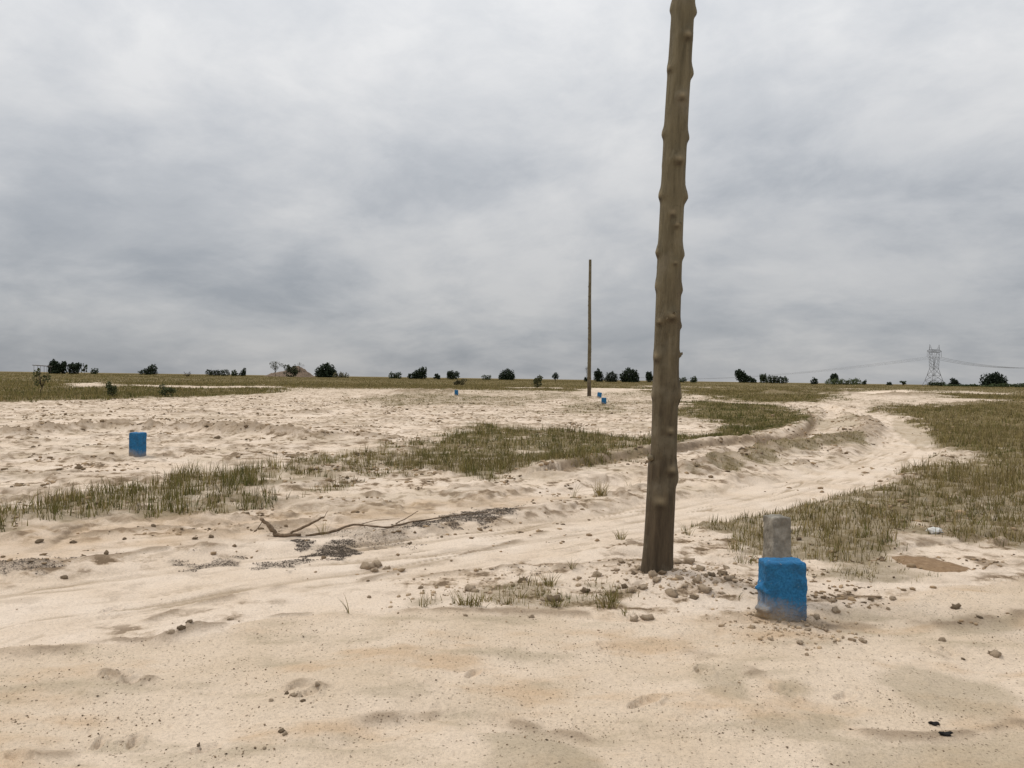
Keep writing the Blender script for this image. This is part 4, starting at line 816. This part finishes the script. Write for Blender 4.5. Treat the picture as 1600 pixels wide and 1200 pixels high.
T(1185, 1200, 583, 598, 430, 'ragged green bush beside a wide hedge-like bush', seed=28, group=GT, shape='ragged', n=350, cat='bush', name='bush', col=MIDG)
T(1196, 1231, 585, 599, 420, 'wide hedge-like dark green bush', seed=29, group=GT, shape='low', n=900, cat='bush', name='bush', col=(.034, .046, .02))
T(1266, 1279, 590, 600, 430, 'small dark bush before the round headed tree', seed=30, group=GT, n=300, cat='bush', name='bush')
T(1297, 1310, 584, 601, 430, 'round headed dark little tree rising from pale scrub', seed=31, group=GT, shape='ball', n=500)
T(1290, 1348, 590, 602, 400, 'long pale green scrub under the round headed tree', seed=32, group=GT, shape='low', n=1100, cat='bush', name='bush', col=PALE)
T(1346, 1355, 591, 602, 430, 'tiny thin tree at the end of the pale scrub', seed=33, group=GT, shape='ragged', n=150)
T(1384, 1395, 596, 603, 430, 'little dark bush on the bare skyline', seed=34, group=GT, n=200, cat='bush', name='bush')
T(1402, 1420, 595, 603, 400, 'thin weedy bush not far from the lattice pylon', seed=35, group=GT, shape='sparse', n=120, cat='bush', name='bush', col=MIDG)
T(1450, 1477, 596, 605, 400, 'green bush at the foot of the lattice pylon', seed=36, group=GT, shape='low', n=600, cat='bush', name='bush', col=MIDG)
T(1480, 1504, 590, 604, 410, 'dark two lobed tree near the lattice pylon', seed=37, group=GT, shape='ragged', n=900, col=(.018, .026, .015))
T(1533, 1573, 582, 605, 400, 'big dome shaped dark tree above the green hedge', seed=38, group=GT, n=1700, col=(.018, .028, .015))
for k, (a, b, t_, lab) in enumerate(((1473, 1515, 600, 'low green hedge under the two lobed tree'), (1508, 1552, 600, 'low green hedge left open beside the big dome tree'), (1546, 1592, 598, 'low green hedge running under the big dome tree'), (1585, 1640, 596, 'tall green hedge past the big dome tree'))):
    T(a, b, t_, 606, 340, lab, seed=40 + k, group='green hedges on the skyline', shape='low', n=800, cat='hedge', name='hedge', col=(.06, .078, .03))
T(830, 850, 585, 603, 130, 'olive shrub standing alone in the grass band', seed=50, shape='ragged', n=420, cat='shrub', name='shrub', col=(.085, .09, .04), leaf=.16)
T(50, 82, 573, 624, 52, 'tall thin weedy shrub in the green grass band', seed=51, shape='sparse', n=160, cat='shrub', name='shrub', col=(.075, .085, .032), leaf=.07)
T(165, 186, 596, 624, 50, 'leafy green shrub in the grass band by a straw tuft', seed=52, shape='ragged', n=420, cat='shrub', name='shrub', col=(.075, .085, .035), leaf=.06)
T(245, 275, 600, 620, 52, 'low dark green shrub in the grass band', seed=53, shape='ragged', n=420, cat='shrub', name='shrub', col=(.07, .08, .032), leaf=.06)
T(706, 730, 592, 603, 150, 'low brown olive shrub in the dry grass band', seed=54, shape='ragged', n=300, cat='shrub', name='shrub', col=(.11, .095, .045), leaf=.16)

def dead_shrub():
    Y = 260; x = AT(293, Y); zb = H(x, Y); e = empty('dead_shrub', (x, Y, zb)); tag(e, 'bare twiggy dead shrub on the skyline', 'shrub'); r = np.random.default_rng(6)
    stems = []
    for k in range(16):
        a = r.uniform(-1.1, 1.1); d = Vector((math.sin(a), r.normal(0, .3), math.cos(a))); ln = r.uniform(1.1, 2.2); m = d * ln * .5 + Vector((r.normal(0, .1), 0, .1)); end = d * ln
        v, f = tube_arrays([(0, 0, -.1), m, end], [.07, .05, .02], 5); obj('stem', tri_mesh('stem', v, f), M_TRUNK, e)
        for _ in range(2):
            q = m.lerp(end, r.uniform(0, .8)); v, f = tube_arrays([q, q + Vector((r.normal(0, .35), r.normal(0, .2), r.uniform(.1, .5)))], [.03, .015], 4); obj('twig', tri_mesh('twig', v, f), M_TRUNK, e)
dead_shrub()

def mound():
    Y = 330; x0 = AT(455, Y); zb = H(x0, Y); w = 76 * Y / FPX; zt = AT(470, Y, 572)[1] - zb; n = 60
    u = np.linspace(-1.35, 1.35, n); U, Vv = np.meshgrid(u, u, indexing='ij'); q = np.hypot(U * 1.0, Vv)
    prof = .85 * np.exp(-np.abs((U - .36) / .42) ** 2.6 - (Vv / .7) ** 2) + .5 * np.exp(-((U + .35) / .6) ** 4 - (Vv / .7) ** 2)
    Z = 0.95 * zt * prof * (1 + .22 * fbm(U * 3, Vv * 3, 4, 81)) + 0.4 * fbm(U * 7, Vv * 7, 3, 82) * (prof > .1) - .15 * sstep(.9, 1.3, q) - .05
    v = np.stack([U * w / 2, Vv * w / 2, Z], -1).reshape(-1, 3); i = np.arange(n - 1)[:, None] * n; j = np.arange(n - 1)[None]; a = (i + j).ravel()
    f = np.concatenate([np.stack([a, a + n, a + n + 1], 1), np.stack([a, a + n + 1, a + 1], 1)]); me = tri_mesh('soil_mound', v, f, smooth=True)
    tag(obj('soil_mound', me, M_REDSOIL, loc=(x0, Y, zb)), 'heaped red brown soil mound overgrown with scrub on the skyline', 'mound')
mound()
T(413, 447, 563, 588, 318, 'wispy grey green shrub on the soil mound', seed=60, shape='sparse', n=260, cat='shrub', name='shrub', col=GREYG, leaf=.22)
T(440, 468, 569, 588, 316, 'dark green shrub growing on the side of the soil mound', seed=61, shape='ragged', n=500, cat='shrub', name='shrub', col=(.045, .052, .024), leaf=.35)
T(457, 478, 564, 588, 325, 'sparse weed on the very top of the soil mound', seed=62, shape='sparse', n=90, cat='shrub', name='shrub', col=GREYG, leaf=.2)

def shed():
    Y = 400; k = Y / FPX; x = AT(66, Y); zb = H(x, Y); e = empty('open_shed', (x, Y, zb)); tag(e, 'open shed with thin flat roof on posts beside the bushy tree', 'shed')
    zr = AT(66, Y, 571.5)[1] - zb; w = 24 * k
    def box(nm, cx, cy, cz, sx, sy, sz, ry=0):
        c = np.array([[a, b, d] for a in (-1, 1) for b in (-1, 1) for d in (-1, 1)], float) * np.array([sx, sy, sz]) / 2; c[:, 2] -= c[:, 0] * math.tan(ry); f = np.array([[0, 1, 3], [0, 3, 2], [4, 6, 7], [4, 7, 5], [0, 4, 5], [0, 5, 1], [2, 3, 7], [2, 7, 6], [0, 2, 6], [0, 6, 4], [1, 5, 7], [1, 7, 3]])
        obj(nm, tri_mesh(nm, c + np.array([cx, cy, cz]), f), M_SHED, e)
    box('roof', 0, 0, zr, w, 4.0, .34, .06)
    for u in (-.42, 0, .42):
        for d in (-1.6, 1.6): box('post', u * w, d, zr / 2 - .3 - u * w * .06, .12, .12, zr + .1)
shed()

# ------------------------------------------------------------------ pylons and their conductors
def pylon(px, Y, top, base_row, yaw, label, thick=1.0):
    x = AT(px, Y); zb = H(x, Y); zt = AT(px, Y, top)[1]; Hh = zt - zb; S = Hh / 42.0
    e = empty('pylon', (x, Y, zb), yaw); tag(e, label, 'pylon', 'steel lattice pylons')
    def bar(nm, ps, r):
        parts = [tube_arrays([tuple(np.array(a) * S), tuple(np.array(b) * S)], [r * thick * S] * 2, 4) for a, b in ps]; v, f = join(parts); return obj(nm, tri_mesh(nm, v, f), M_STEEL, e)
    zs = [0, 5.5, 11, 17.5]; hw = [7.4, 5.7, 4.3, 2.9]
    for sx in (-1, 1):
        for sy in (-1, 1): bar('leg', [((sx * hw[i], sy * hw[i], zs[i]), (sx * hw[i + 1], sy * hw[i + 1], zs[i + 1])) for i in range(3)], .26)
    br = []
    for i in range(3):
        a, b, z0, z1 = hw[i], hw[i + 1], zs[i], zs[i + 1]
        for s in (-1, 1):
            br += [((-a, s * a, z0), (b, s * b, z1)), ((a, s * a, z0), (-b, s * b, z1)), ((s * a, -a, z0), (s * b, b, z1)), ((s * a, a, z0), (s * b, -b, z1)), ((-b, s * b, z1), (b, s * b, z1)), ((s * b, -b, z1), (s * b, b, z1))]
    bar('bracing', br, .13)
    # fork above the waist
    for s in (-1, 1):
        ps = []
        for sy in (-1, 1): ps += [((s * 2.9, sy * 2.9, 17.5), (s * 6.6, sy * 1.3, 34)), ((s * .4, sy * 2.2, 18.5), (s * 4.6, sy * 1.3, 34))]
        n = 5
        for k in range(n):
            t0, t1 = k / n, (k + 1) / n; o = lambda t, sy: (s * (2.9 + 3.7 * t), sy * (2.9 - 1.6 * t), 17.5 + 16.5 * t); q = lambda t, sy: (s * (.4 + 4.2 * t), sy * (2.2 - .9 * t), 18.5 + 15.5 * t)
            for sy in (-1, 1): ps += [(o(t0, sy), q(t1, sy)), (q(t0, sy), o(t1, sy))]
            ps.append((o(t0, -1), o(t1, 1)))
        bar('fork', ps, .13)
    ps = []
    for sy in (-1.3, 1.3): ps += [((-10.5, 0, 35.2), (-6, sy, 36.6)), ((-6, sy, 36.6), (6, sy, 36.6)), ((6, sy, 36.6), (10.5, 0, 35.2)), ((-10.5, 0, 35.2), (-6, sy, 34)), ((-6, sy, 34), (6, sy, 34)), ((6, sy, 34), (10.5, 0, 35.2))]
    for k in range(10):
        xa = -6 + 1.2 * k
        for sy in (-1.3, 1.3): ps.append(((xa, sy, 34 if k % 2 else 36.6), (xa + 1.2, sy, 36.6 if k % 2 else 34)))
    bar('crossarm', ps, .17)
    for s in (-1, 1): bar('earth_peak', [((s * 5, -1.2, 36.6), (s * 7, 0, 42)), ((s * 5, 1.2, 36.6), (s * 7, 0, 42)), ((s * 7.4, 0, 36.2), (s * 7, 0, 42)), ((s * 5.6, 0, 38.6), (s * 7.2, 0, 38.6))], .16)
    tips = []
    for xx in (-10.3, 0, 10.3):
        bar('insulator', [((xx, 0, 35.1 if xx else 34), (xx, 0, 29.2))], .17); tips.append(Matrix.Rotation(yaw, 3, 'Z') @ Vector((xx * S, 0, 29.2 * S)) + Vector((x, Y, zb)))
    return tips
tips = pylon(1459, 760, 538, 603, math.radians(24), 'tall steel lattice pylon with forked top rising over the skyline')
tipf = pylon(918.5, 1900, 572.5, 592, math.radians(24), 'faint distant steel pylon half hidden by the slender pole', 1.5)
def wire(a, b, sag, label, group, r=.08):
    a, b = Vector(a), Vector(b); n = 40; pts = [a.lerp(b, i / n) - Vector((0, 0, sag * 4 * (i / n) * (1 - i / n))) for i in range(n + 1)]
    base = pts[0]; v, f = tube_arrays([p - base for p in pts], [r] * len(pts), 5); tag(obj('power_line', tri_mesh('power_line', v, f), M_WIRE, loc=base), label, 'power line', group)
for a, b in zip(tips, tipf): wire(a, b, 21, 'thin power line hanging from the tall pylon towards the distant pylon', 'lines to the distant pylon')
for k, a in enumerate(tips):
    e = Vector((AT(1700 + 0 * k, 560) + (k - 1) * 9, 560 - (k - 1) * 4, a.z)); d = e - a; wire(a, a + d * 1.55, 13, 'power line hanging from the tall pylon away from the distant pylon', 'lines away from the distant pylon', .15)
